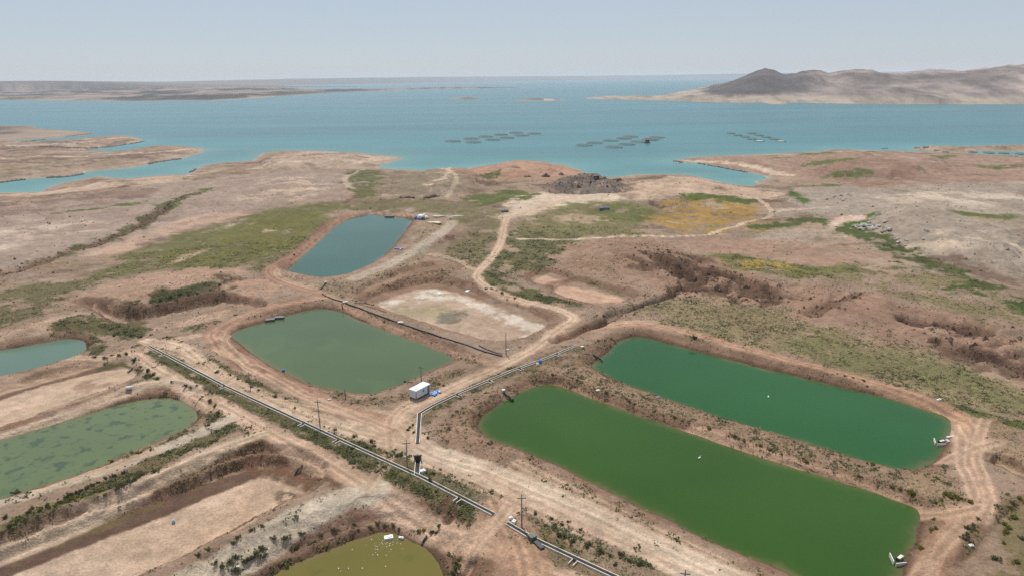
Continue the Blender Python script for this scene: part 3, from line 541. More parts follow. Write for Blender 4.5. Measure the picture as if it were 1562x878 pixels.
def ground_colour(x, y, z, want_veg=False, dk=None):
    x = np.asarray(x, float); y = np.asarray(y, float); r = np.hypot(x, y)
    d, k = dk if dk is not None else shore(x, y)
    N = len(x); c = np.empty((N, 3)); veg = np.zeros((N, 4), np.float32)
    n1 = fbm(x, y, 45, 4, 61)[:, None]; n2 = fbm(x, y, 7, 3, 62)[:, None]
    c[:] = alb((190, 160, 136)) * (1 - n1) + alb((174, 148, 128)) * n1
    wz = sm(300, 420, r)[:, None]; oa = sm(.50, .66, fbm(x, y, 24, 5, 63, .6))[:, None] * (.12 + .38 * wz); c[:] = c * (1 - oa) + alb((150, 136, 108)) * oa
    rl_ = sm(.90, .98, ridged(x + 9 * n1[:, 0], y, 46, 2, 68))[:, None] * .8 * wz; c[:] = c * (1 - rl_) + alb((116, 86, 68)) * rl_
    pa = sm(.56, .70, fbm(x, y, 38, 5, 64, .6))[:, None] * .55 * wz; c[:] = c * (1 - pa) + alb((204, 184, 164)) * pa
    da = sm(.55, .68, fbm(x * .6, y, 19, 5, 65, .65))[:, None] * .62 * wz; c[:] = c * (1 - da) + alb((132, 102, 84)) * da
    # sandy rim left by the falling lake
    rim = np.exp(-np.maximum(d, 0) / 9)[:, None]; c[:] = c * (1 - rim * .75) + alb((204, 186, 166)) * rim * .75
    veg[:, 1] = .04; veg[:, 0] = .02
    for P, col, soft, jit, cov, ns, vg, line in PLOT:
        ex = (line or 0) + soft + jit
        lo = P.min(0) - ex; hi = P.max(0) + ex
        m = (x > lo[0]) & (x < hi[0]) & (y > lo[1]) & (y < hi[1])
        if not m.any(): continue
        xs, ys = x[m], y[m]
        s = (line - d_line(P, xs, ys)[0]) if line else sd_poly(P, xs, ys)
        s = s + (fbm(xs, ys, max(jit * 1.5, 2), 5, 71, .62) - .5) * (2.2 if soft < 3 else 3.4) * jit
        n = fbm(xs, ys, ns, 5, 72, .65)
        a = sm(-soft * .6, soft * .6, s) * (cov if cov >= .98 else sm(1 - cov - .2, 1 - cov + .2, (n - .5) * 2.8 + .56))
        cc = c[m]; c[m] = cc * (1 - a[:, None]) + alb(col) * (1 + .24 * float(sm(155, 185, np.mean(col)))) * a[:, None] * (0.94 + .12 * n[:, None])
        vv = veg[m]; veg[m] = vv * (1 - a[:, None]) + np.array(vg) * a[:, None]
    nm = r < 1500
    for n, p in POND.items():
        m = (x > p['lo'][0]) & (x < p['hi'][0]) & (y > p['lo'][1]) & (y < p['hi'][1])
        if not m.any(): continue
        s = -sd_poly(p['P'], x[m], y[m]); wd = p['depth'] / p['slope']
        nn = fbm(x[m], y[m], 4, 3, 81)
        a = sm(-.2, .5, s) * (1 - sm(wd * .8, wd * 1.5, s + (nn - .5) * 3)) * (.55 + .4 * nn)
        a = a * (0.5 if n in ('cut_a', 'cut_b') else .9)
        bank = alb((158, 122, 99)) if n not in ('ravine', 'ravine_b', 'trench') else alb((150, 116, 93))
        c[m] = c[m] * (1 - a[:, None]) + bank * a[:, None]
        if not p['dry']:                       # damp earth at the waterline
            a2 = (1 - sm(.3, 1.6, s + (nn - .5))) * .8
            c[m] = c[m] * (1 - a2[:, None]) + alb((122, 94, 74)) * a2[:, None]
            veg[m] *= (s > .2)[:, None]
        elif n == 'K':                         # paler line on the wall along the old tide ledge
            a3 = np.exp(-((s - 2.4) / .35) ** 2) * .5
            c[m] = c[m] * (1 - a3[:, None]) + alb((186, 158, 134)) * a3[:, None]
        if p['dry']: veg[m] *= (s > .4)[:, None]
    for P, dep, wd in GULLY:
        lo = P.min(0) - 12; hi = P.max(0) + 12
        m = (x > lo[0]) & (x < hi[0]) & (y > lo[1]) & (y < hi[1])
        if m.any():
            a = (1 - sm(wd * .5, wd * 1.4, d_line(P, x[m], y[m])[0])) * .7
            c[m] = c[m] * (1 - a[:, None]) + alb((132, 100, 78)) * a[:, None]
    for P, wd, col, cov, tr, so in ROADS:
        lo = P.min(0) - 14; hi = P.max(0) + 14
        m = (x > lo[0]) & (x < hi[0]) & (y > lo[1]) & (y < hi[1])
        if not m.any(): continue
        xs, ys = x[m], y[m]
        dd, off, al = d_line(P, xs, ys); nn = fbm(xs, ys, 5, 3, 91)
        a = (1 - sm(wd * .55 - so * .4, wd * .55 + so * .8, dd + (nn - .5) * 1.4)) * np.minimum(cov * 1.12, 1) * (.86 + .2 * nn)
        a = np.clip(a, 0, 1)
        cc = alb(col)[None] * np.full((len(xs), 1), 1.22)
        if tr:
            trk = np.exp(-((np.abs(off + (fbm(al, al * 0, 25, 2, 93) - .5) * 1.2) - .95) / .42) ** 2)
            if wd > 6: trk = np.maximum(trk, np.exp(-((np.abs(off - 2.3) - .95) / .4) ** 2) * .7)
            cc = cc * (1 + .30 * trk[:, None] - .10) * (0.97 + .06 * vnoise(al * .8, off * 3, 94)[:, None])
            cc = cc * (1 - .10 * np.exp(-(off / .35) ** 2))[:, None]
        c[m] = c[m] * (1 - a[:, None]) + cc * a[:, None]
        veg[m] *= (1 - .97 * a)[:, None]
    for n, P in CANALS.items():
        m = nm & (x > P[:, 0].min() - 2) & (x < P[:, 0].max() + 2) & (y > P[:, 1].min() - 2) & (y < P[:, 1].max() + 2)
        if m.any(): veg[m] *= (d_line(P[:, :2], x[m], y[m])[0] > .95)[:, None]
    # lands across the water
    fm = r > 1500
    if fm.any():
        a, f, yh = az_px(x[fm], y[fm]); zz = z[fm]; rr = r[fm]
        n = fbm(x[fm], y[fm] * .6, 150, 5, 95, .65)[:, None]; ns = fbm(x[fm] * .35, y[fm], 120, 4, 96)[:, None]
        n5 = fbm(x[fm] * 1.6, y[fm] * .5, 110, 5, 97, .7)[:, None]
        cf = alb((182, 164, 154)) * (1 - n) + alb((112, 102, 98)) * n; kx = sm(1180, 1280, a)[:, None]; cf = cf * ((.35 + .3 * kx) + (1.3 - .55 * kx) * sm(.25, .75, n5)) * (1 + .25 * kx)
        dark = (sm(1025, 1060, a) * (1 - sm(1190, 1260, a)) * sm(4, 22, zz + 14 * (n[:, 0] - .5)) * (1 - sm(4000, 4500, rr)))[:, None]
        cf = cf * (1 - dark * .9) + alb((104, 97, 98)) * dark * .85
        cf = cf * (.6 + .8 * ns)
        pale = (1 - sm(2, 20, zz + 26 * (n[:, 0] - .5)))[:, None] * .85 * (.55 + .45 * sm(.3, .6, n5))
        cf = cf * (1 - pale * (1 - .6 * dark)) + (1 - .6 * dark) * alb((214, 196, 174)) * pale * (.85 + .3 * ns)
        lf = ((a < 830) & (rr < 9000))[:, None]
        n6 = fbm(x[fm] * .6, y[fm] * .3, 160, 5, 98, .7)[:, None]; cl = alb((176, 154, 140)) * (1 - sm(.36, .6, n6)) + alb((74, 70, 60)) * sm(.36, .6, n6); cl = cl * (.6 + .8 * ns)
        rimf = np.exp(-d[fm] / 45)[:, None]; cl = cl * (1 - rimf * .8) + alb((204, 182, 158)) * rimf * .8
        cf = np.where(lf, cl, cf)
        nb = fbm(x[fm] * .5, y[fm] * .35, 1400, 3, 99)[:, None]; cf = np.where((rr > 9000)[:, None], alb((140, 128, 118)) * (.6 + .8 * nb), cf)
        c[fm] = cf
    veg[(d < 4)] = 0
    veg[fm] = 0
    n3 = fbm(x, y, 3.2, 4, 66, .65)[:, None] - .5; n4 = fbm(x, y, 15, 4, 67, .6)[:, None] - .5
    nf = np.where((r < 1500)[:, None], 1.0, 0.0)
    L_ = c @ np.array([.3, .55, .15]); L0 = float(alb((178, 150, 128)) @ np.array([.3, .55, .15])); c *= np.where(r < 1500, np.clip(L_ / L0, .35, 1.5) ** .27, 1)[:, None]
    c *= 1 + nf * (.16 * (n2 - .5) + n3 * .42 + n4 * np.array([.30, .36, .46]))
    return (c, veg) if want_veg else c

# ------------------------------------------------------------------ materials
MATS = {}
def nodes(name):
    m = bpy.data.materials.new(name); m.use_nodes = True; t = m.node_tree
    return m, t, t.nodes['Principled BSDF']
def noise_node(t, scale, detail=4, rough=.55, coord=None):
    n = t.nodes.new('ShaderNodeTexNoise'); n.inputs['Scale'].default_value = scale; n.inputs['Detail'].default_value = detail
    n.inputs['Roughness'].default_value = rough
    if coord is None:
        g = t.nodes.new('ShaderNodeNewGeometry'); coord = g.outputs['Position']
    t.links.new(coord, n.inputs['Vector']); return n
def mat(name, rgb, rough=.7, var=.15, scale=3.0, metal=0.0, bump=0.0, dirt=None):
    if name in MATS: return MATS[name]
    m, t, b = nodes(name)
    tc = t.nodes.new('ShaderNodeTexCoord')
    n = noise_node(t, scale, 5, .6, tc.outputs['Object'])
    mix = t.nodes.new('ShaderNodeMix'); mix.data_type = 'RGBA'
    c = np.array(rgb, float)
    mix.inputs[6].default_value = (*np.clip(c * (1 - var), 0, 1), 1)
    mix.inputs[7].default_value = (*np.clip(c * (1 + var), 0, 1), 1)
    t.links.new(n.outputs[0], mix.inputs[0]); out = mix.outputs[2]
    if dirt is not None:
        n2 = noise_node(t, scale * .45, 6, .7, tc.outputs['Object'])
        rmp = t.nodes.new('ShaderNodeMapRange'); rmp.inputs[1].default_value = .5; rmp.inputs[2].default_value = .72
        t.links.new(n2.outputs[0], rmp.inputs[0])
        mx = t.nodes.new('ShaderNodeMix'); mx.data_type = 'RGBA'; mx.inputs[7].default_value = (*dirt, 1)
        t.links.new(rmp.outputs[0], mx.inputs[0]); t.links.new(out, mx.inputs[6]); out = mx.outputs[2]
    t.links.new(out, b.inputs['Base Color'])
    b.inputs['Roughness'].default_value = rough; b.inputs['Metallic'].default_value = metal
    if bump:
        bp = t.nodes.new('ShaderNodeBump'); bp.inputs['Strength'].default_value = bump; bp.inputs['Distance'].default_value = .05
        t.links.new(n.outputs[0], bp.inputs['Height']); t.links.new(bp.outputs[0], b.inputs['Normal'])
    MATS[name] = m; return m

def ground_material():
    m, t, b = nodes('soil')
    at_ = t.nodes.new('ShaderNodeAttribute'); at_.attribute_name = 'albedo'
    g = t.nodes.new('ShaderNodeNewGeometry')
    def rng(node_out, a, b_, lo, hi):
        r = t.nodes.new('ShaderNodeMapRange'); r.inputs[1].default_value = a; r.inputs[2].default_value = b_
        r.inputs[3].default_value = lo; r.inputs[4].default_value = hi; t.links.new(node_out, r.inputs[0]); return r.outputs[0]
    def mul(a, b_):
        q = t.nodes.new('ShaderNodeMath'); q.operation = 'MULTIPLY'; t.links.new(a, q.inputs[0]); t.links.new(b_, q.inputs[1]); return q.outputs[0]
    fine = noise_node(t, 2.2, 6, .7, g.outputs['Position']); mid = noise_node(t, .32, 5, .65, g.outputs['Position']); big = noise_node(t, .03, 4, .6, g.outputs['Position'])
    # faint level lines left by the falling lake
    sep = t.nodes.new('ShaderNodeSeparateXYZ'); t.links.new(g.outputs['Position'], sep.inputs[0])
    zw = t.nodes.new('ShaderNodeMath'); zw.operation = 'MULTIPLY_ADD'; zw.inputs[1].default_value = 1.6
    t.links.new(big.outputs[0], zw.inputs[0]); t.links.new(sep.outputs[2], zw.inputs[2])
    cmb = t.nodes.new('ShaderNodeCombineXYZ'); t.links.new(zw.outputs[0], cmb.inputs[2])
    band = noise_node(t, .62, 4, .75, cmb.outputs[0])
    zmask = rng(sep.outputs[2], -3.0, -.5, 1, .42)
    bnd = rng(band.outputs[0], .3, .7, -.30, .24)
    bm = t.nodes.new('ShaderNodeMath'); bm.operation = 'MULTIPLY_ADD'; bm.inputs[2].default_value = 1
    t.links.new(bnd, bm.inputs[0]); t.links.new(zmask, bm.inputs[1])
    f = mul(mul(rng(fine.outputs[0], .3, .7, .70, 1.28), rng(mid.outputs[0], .3, .7, .82, 1.17)), mul(rng(big.outputs[0], .3, .7, .93, 1.07), bm.outputs[0]))
    vm = t.nodes.new('ShaderNodeVectorMath'); vm.operation = 'SCALE'
    t.links.new(at_.outputs['Color'], vm.inputs[0]); t.links.new(f, vm.inputs['Scale'])
    t.links.new(vm.outputs[0], b.inputs['Base Color'])
    b.inputs['Roughness'].default_value = .95; b.inputs['Specular IOR Level'].default_value = .15
    bp = t.nodes.new('ShaderNodeBump'); bp.inputs['Strength'].default_value = .8; bp.inputs['Distance'].default_value = .3
    ad = t.nodes.new('ShaderNodeMath'); ad.operation = 'MULTIPLY_ADD'; ad.inputs[1].default_value = 3.0
    t.links.new(mid.outputs[0], ad.inputs[0]); t.links.new(fine.outputs[0], ad.inputs[2])
    t.links.new(ad.outputs[0], bp.inputs['Height']); t.links.new(bp.outputs[0], b.inputs['Normal'])
    return m
SOIL = ground_material()

def water_material(name, rgb, rough=.12, wave=.6, bump=.05, patches=None, var=.12, vscale=.018, attr=False, rim=False, spec=.5):
    m, t, b = nodes(name); g = t.nodes.new('ShaderNodeNewGeometry')
    n = noise_node(t, vscale, 4, .55, g.outputs['Position'])
    c = walb(rgb)
    mix = t.nodes.new('ShaderNodeMix'); mix.data_type = 'RGBA'; t.links.new(n.outputs[0], mix.inputs[0])
    mix.inputs[6].default_value = (*(c * (1 - var)), 1); mix.inputs[7].default_value = (*(c * (1 + var)), 1); out = mix.outputs[2]
    if rim:
        a = t.nodes.new('ShaderNodeAttribute'); a.attribute_name = 'albedo'
        r = t.nodes.new('ShaderNodeMapRange'); r.inputs[1].default_value = .3; r.inputs[2].default_value = .7; r.inputs[3].default_value = 1 - var; r.inputs[4].default_value = 1 + var
        t.links.new(n.outputs[0], r.inputs[0])
        vm = t.nodes.new('ShaderNodeVectorMath'); vm.operation = 'SCALE'; t.links.new(a.outputs['Color'], vm.inputs[0]); t.links.new(r.outputs[0], vm.inputs['Scale']); out = vm.outputs[0]
    if attr:
        a = t.nodes.new('ShaderNodeAttribute'); a.attribute_name = 'albedo'
        mp = t.nodes.new('ShaderNodeVectorMath'); mp.operation = 'MULTIPLY'; mp.inputs[1].default_value = (.0012, .006, 0)
        t.links.new(g.outputs['Position'], mp.inputs[0])
        st = noise_node(t, 1.0, 5, .6, mp.outputs[0])
        r = t.nodes.new('ShaderNodeMapRange'); r.inputs[1].default_value = .3; r.inputs[2].default_value = .7; r.inputs[3].default_value = .76; r.inputs[4].default_value = 1.18
        t.links.new(st.outputs[0], r.inputs[0])
        vm = t.nodes.new('ShaderNodeVectorMath'); vm.operation = 'SCALE'; t.links.new(a.outputs['Color'], vm.inputs[0]); t.links.new(r.outputs[0], vm.inputs['Scale'])
        out = vm.outputs[0]
    if patches:
        for sc, th, pc, op in patches:
            p = noise_node(t, sc, 4, .5, g.outputs['Position'])
            r = t.nodes.new('ShaderNodeMapRange'); r.inputs[1].default_value = th; r.inputs[2].default_value = th + .07; r.inputs[4].default_value = op
            t.links.new(p.outputs[0], r.inputs[0])
            mx = t.nodes.new('ShaderNodeMix'); mx.data_type = 'RGBA'; mx.inputs[7].default_value = (*walb(pc), 1)
            t.links.new(r.outputs[0], mx.inputs[0]); t.links.new(out, mx.inputs[6]); out = mx.outputs[2]
    t.links.new(out, b.inputs['Base Color'])
    b.inputs['Roughness'].default_value = rough; b.inputs['IOR'].default_value = 1.33; b.inputs['Specular IOR Level'].default_value = spec
    wv = noise_node(t, wave, 3, .6, g.outputs['Position'])
    bp = t.nodes.new('ShaderNodeBump'); bp.inputs['Strength'].default_value = 1; bp.inputs['Distance'].default_value = bump
    t.links.new(wv.outputs[0], bp.inputs['Height']); t.links.new(bp.outputs[0], b.inputs['Normal'])
    return m

# ------------------------------------------------------------------ object helpers
def tag(o, label=None, cat=None, group=None, kind=None):
    if label: o['label'] = label
    if cat: o['category'] = cat
    if group: o['group'] = group
    if kind: o['kind'] = kind
    return o
def empty(name, loc=(0, 0, 0), rz=0.0):
    o = bpy.data.objects.new(name, None); COL.objects.link(o); o.location = loc; o.rotation_euler = (0, 0, rz); o.empty_display_size = .5
    return o
def from_np(name, V, Fq, material, parent=None, smooth=True):
    me = bpy.data.meshes.new(name); nf, k = Fq.shape
    me.vertices.add(len(V)); me.vertices.foreach_set('co', np.asarray(V, np.float32).ravel())
    me.loops.add(nf * k); me.loops.foreach_set('vertex_index', np.asarray(Fq, np.int32).ravel())
    me.polygons.add(nf); me.polygons.foreach_set('loop_start', np.arange(nf, dtype=np.int32) * k)
    me.polygons.foreach_set('use_smooth', np.full(nf, smooth))
    me.update(calc_edges=True); me.validate()
    if material: me.materials.append(material)
    o = bpy.data.objects.new(name, me); COL.objects.link(o)
    if parent: o.parent = parent
    return o
def col_attr(me, name, c):
    a = me.attributes.new(name, 'FLOAT_COLOR', 'POINT')
    a.data.foreach_set('color', np.concatenate([c, np.ones((len(c), 1))], 1).astype(np.float32).ravel())
class MB:
    """gathers simple solids into ONE mesh"""
    def __init__(s): s.v = []; s.f = []
    def box(s, c, size, rz=0.0, tilt=None, taper=1.0, bev=0.0):
        hx, hy, hz = size[0] / 2, size[1] / 2, size[2] / 2; i = len(s.v)
        R = Matrix.Rotation(rz, 3, 'Z')
        if tilt is not None: R = R @ tilt
        for z, k in ((-hz, 1), (hz, taper)):
            for x, y in ((-hx, -hy), (hx, -hy), (hx, hy), (-hx, hy)):
                s.v.append(tuple(R @ Vector((x * k, y * k, z)) + Vector(c)))
        s.f += [(i + 3, i + 2, i + 1, i), (i + 4, i + 5, i + 6, i + 7), (i, i + 1, i + 5, i + 4), (i + 1, i + 2, i + 6, i + 5), (i + 2, i + 3, i + 7, i + 6), (i + 3, i, i + 4, i + 7)]
        return s
    def tube(s, pts, rad, n=8, closed=False):
        pts = [Vector(p) for p in pts]; m = len(pts); i0 = len(s.v)
        rads = rad if isinstance(rad, (list, tuple)) else [rad] * m
        for j, p in enumerate(pts):
            if closed: dr = pts[(j + 1) % m] - pts[j - 1]
            else: dr = pts[min(j + 1, m - 1)] - pts[max(j - 1, 0)]
            dr.normalize()
            up = Vector((0, 0, 1)) if abs(dr.z) < .95 else Vector((1, 0, 0))
            a = dr.cross(up).normalized(); b = a.cross(dr)
            for k in range(n):
                t = 2 * math.pi * k / n; s.v.append(tuple(p + (a * math.cos(t) + b * math.sin(t)) * rads[j]))
        for j in range(m if closed else m - 1):
            j2 = (j + 1) % m
            for k in range(n):
                s.f.append((i0 + j * n + k, i0 + j * n + (k + 1) % n, i0 + j2 * n + (k + 1) % n, i0 + j2 * n + k))
        if not closed:
            s.f.append(tuple(i0 + k for k in range(n))[::-1]); s.f.append(tuple(i0 + (m - 1) * n + k for k in range(n)))
        return s
    def blob(s, c, rad, seed=0, sub=2, rough=.3, flat=0.0):
        bm = bmesh.new(); bmesh.ops.create_icosphere(bm, subdivisions=sub, radius=1); r = random.Random(seed); i = len(s.v)
        ph = [r.uniform(0, 6.3) for _ in range(6)]
        for v in bm.verts:
            q = v.co.copy(); k = 1 + rough * (math.sin(q.x * 3 + ph[0]) * math.cos(q.y * 3.7 + ph[1]) + .6 * math.sin(q.z * 5 + ph[2]) * math.cos(q.x * 5 + ph[3])) + r.uniform(-rough, rough) * .35
            z = q.z * rad[2] * k
            if flat and q.z < 0: z *= 1 - flat
            s.v.append((c[0] + q.x * rad[0] * k, c[1] + q.y * rad[1] * k, c[2] + z))
        for f in bm.faces: s.f.append(tuple(i + v.index for v in f.verts))
        bm.free(); return s
    def build(s, name, material, parent=None, smooth=False):
        me = bpy.data.meshes.new(name); me.from_pydata(s.v, [], s.f); me.update()
        if smooth: me.polygons.foreach_set('use_smooth', [True] * len(me.polygons))
        me.materials.append(material)
        o = bpy.data.objects.new(name, me); COL.objects.link(o)
        if parent: o.parent = parent
        return o
def copy_tree(o, parent=None):
    c = o.copy(); COL.objects.link(c); c.parent = parent
    for ch in [q for q in bpy.data.objects if q.parent == o]: copy_tree(ch, c)
    return c
def gp(px, py):
    """photograph pixel -> point on the finished ground"""
    z = np.array([0.0])
    for _ in range(10):
        p = at([px], [py], z); z = ground_z(p[:, 0], p[:, 1])
    return Vector((p[0, 0], p[0, 1], float(z[0])))
def wp(px, py, z):
    p = at([px], [py], z)[0]; return Vector((p[0], p[1], z))

# ------------------------------------------------------------------ the ground, one sheet to the horizon
TH = np.radians(np.arange(-43.0, 43.001, 0.1))
rl = [64.0]
while rl[-1] < 27500:
    r = rl[-1]; rl.append(r + min(max(.32, r * r / (H * 683) * .95), r * .0062 if r < 5200 else r * .011))
RL = np.array(rl)
def polar(RL, TH):
    rr, tt = np.meshgrid(RL, TH, indexing='ij')
    x = (rr * np.sin(tt)).ravel(); y = (rr * np.cos(tt)).ravel()
    nr, nt_ = len(RL), len(TH); idx = np.arange(nr * nt_).reshape(nr, nt_)
    f = np.stack([idx[:-1, :-1], idx[:-1, 1:], idx[1:, 1:], idx[1:, :-1]], -1).reshape(-1, 4)[:, ::-1]
    return x, y, f
gx, gy, gf = polar(RL, TH)
gdk = shore(gx, gy)
gz = height(gx, gy, True, gdk)
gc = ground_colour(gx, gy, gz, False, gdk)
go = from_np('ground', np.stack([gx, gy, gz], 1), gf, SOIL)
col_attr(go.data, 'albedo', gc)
tag(go, kind='structure')
GZ = gz.reshape(len(RL), len(TH))
def ground_z(x, y):
    """height of the built ground sheet"""
    x = np.asarray(x, float); y = np.asarray(y, float); r = np.hypot(x, y); t = np.arctan2(x, y)
    i = np.clip(np.searchsorted(RL, r) - 1, 0, len(RL) - 2); u = np.clip((r - RL[i]) / (RL[i + 1] - RL[i]), 0, 1)
    jf = np.clip((t - TH[0]) / (TH[1] - TH[0]), 0, len(TH) - 1.001); j = jf.astype(int); v = jf - j
    return GZ[i, j] * (1 - u) * (1 - v) + GZ[i + 1, j] * u * (1 - v) + GZ[i, j + 1] * (1 - u) * v + GZ[i + 1, j + 1] * u * v

# ------------------------------------------------------------------ the lake and the pond waters
lr = [500.0]
while lr[-1] < 27000: lr.append(lr[-1] + min(lr[-1] * .02, 250))
lx, ly, lf = polar(np.array(lr), np.radians(np.arange(-43.0, 43.01, .25)))
ld, lk_ = shore(lx, ly)
lc = walb((62, 136, 138))[None] * np.ones((len(lx), 1)); lr_ = np.hypot(lx, ly)
sh = np.exp(np.minimum(ld, 0) / 38)[:, None] * (lr_ < 1500)[:, None]
lc = lc * (1 - .6 * sh) + walb((118, 174, 162)) * .6 * sh
deep = sm(800, 1500, lr_)[:, None] * .45; lc = lc * (1 - deep) + walb((46, 116, 130)) * deep
LAKEM = water_material('lake_water', (80, 150, 160), .32, .12, .55, attr=True)
lo = from_np('lake', np.stack([lx, ly, np.full(len(lx), LAKE_Z)], 1), lf, LAKEM)
col_attr(lo.data, 'albedo', lc); tag(lo, kind='structure')

for n, p in POND.items():
    if p['dry']: continue
    P = p['P']; ctr = P.mean(0)
    grow = P + (P - ctr) / np.linalg.norm(P - ctr, axis=1)[:, None] * 1.6
    T_ = np.roll(P, -1, 0) - np.roll(P, 1, 0); N_ = np.stack([T_[:, 1], -T_[:, 0]], 1); N_ /= np.linalg.norm(N_, axis=1)[:, None] + 1e-9
    if sd_poly(P, P[:1, 0] + N_[:1, 0] * .05, P[:1, 1] + N_[:1, 1] * .05)[0] > 0: N_ = -N_
    nP = len(P); outl = P + N_ * 1.9
    xs_, ys_ = np.meshgrid(np.arange(P[:, 0].min(), P[:, 0].max(), 1.7), np.arange(P[:, 1].min(), P[:, 1].max(), 1.7)); xs_ = xs_.ravel() + RNG.uniform(-.3, .3, xs_.size); ys_ = ys_.ravel() + RNG.uniform(-.3, .3, ys_.size)
    s_ = sd_poly(outl, xs_, ys_); kp = (s_ > .8) & ((s_ < 9) | (RNG.uniform(0, 1, len(s_)) < .06)); pts = [Vector(q) for q in np.concatenate([outl, np.stack([xs_[kp], ys_[kp]], 1)])]
    vo, eo, fo, *_x = delaunay_2d_cdt(pts, [(i, (i + 1) % nP) for i in range(nP)], [], 1, 1e-5)
    me = bpy.data.meshes.new('pond_water'); V = np.array([(v.x, v.y, p['zw']) for v in vo])
    me.from_pydata(V.tolist(), [], [f if (V[f[1]] - V[f[0]])[0] * (V[f[2]] - V[f[0]])[1] - (V[f[1]] - V[f[0]])[1] * (V[f[2]] - V[f[0]])[0] > 0 else f[::-1] for f in fo]); me.update()
    s_ = sd_poly(P, V[:, 0], V[:, 1]) + (fbm(V[:, 0], V[:, 1], 8, 3, 111) - .5) * 3
    k_ = np.clip(.55 * np.exp(-np.maximum(s_, 0) / .7), 0, .6)[:, None]
    col_attr(me, 'albedo', walb(p['col'])[None] * (1 - k_) + walb((140, 120, 84))[None] * k_)
    pat = None
    if n == 'F': pat = [(.3, .56, (76, 94, 74), .8), (.7, .60, (80, 98, 74), .65), (.08, .55, (92, 112, 82), .6)]
    if n == 'G': pat = [(.14, .60, (96, 108, 44), .6)]
    if n == 'B': pat = [(.03, .58, (106, 128, 84), .4)]
    me.materials.append(water_material('pond_water_' + n.lower(), p['col'], .14, .9, .02, pat, spec=.34, rim=True))
    o = bpy.data.objects.new('pond_water', me); COL.objects.link(o); tag(o, p['label'], None, None, 'structure')

# ------------------------------------------------------------------ shared materials
CONC = mat('pale_concrete', (.62, .56, .46), .85, .15, 1.2, 0, .2, (.30, .25, .19))
WHITEP = mat('white_panel', (.60, .61, .63), .5, .04, 1.2, 0, 0, (.60, .58, .55))
ROOFW = mat('white_roof', (.70, .71, .72), .5, .03, 1.0)
BLACKP = mat('black_plastic', (.018, .018, .02), .5, .3, 2)
DARKWATER = mat('dark_canal_water', (.022, .021, .016), .25, .3, .5)
STEEL = mat('grey_steel', (.18, .18, .18), .5, .25, 3, .6)
WOOD = mat('weathered_wood', (.20, .165, .13), .85, .3, 4)
DARKWOOD = mat('dark_wood', (.07, .06, .05), .85, .3, 4)
BLUE = mat('blue_plastic', (.03, .13, .45), .45, .25, 3)
LBLUE = mat('pale_blue_sheet', (.35, .55, .80), .5, .3, 2)
WHITE = mat('white_plastic', (.66, .65, .62), .6, .06, 3)
GREYT = mat('grey_tank', (.10, .10, .095), .6, .3, 3)
RUST = mat('collar_brown', (.30, .275, .25), .7, .25, 1.0)
NET = mat('net_grey', (.22, .225, .215), .9, .3, 1.0)
GLASS = mat('dark_pane', (.03, .04, .06), .1, .1, 1)
STONE = mat('pale_stone', (.36, .325, .28), .9, .2, 3, 0, .3)
DIRT = mat('heaped_red_earth', tuple(alb((150, 116, 96))), .95, .25, .6, 0, .5)

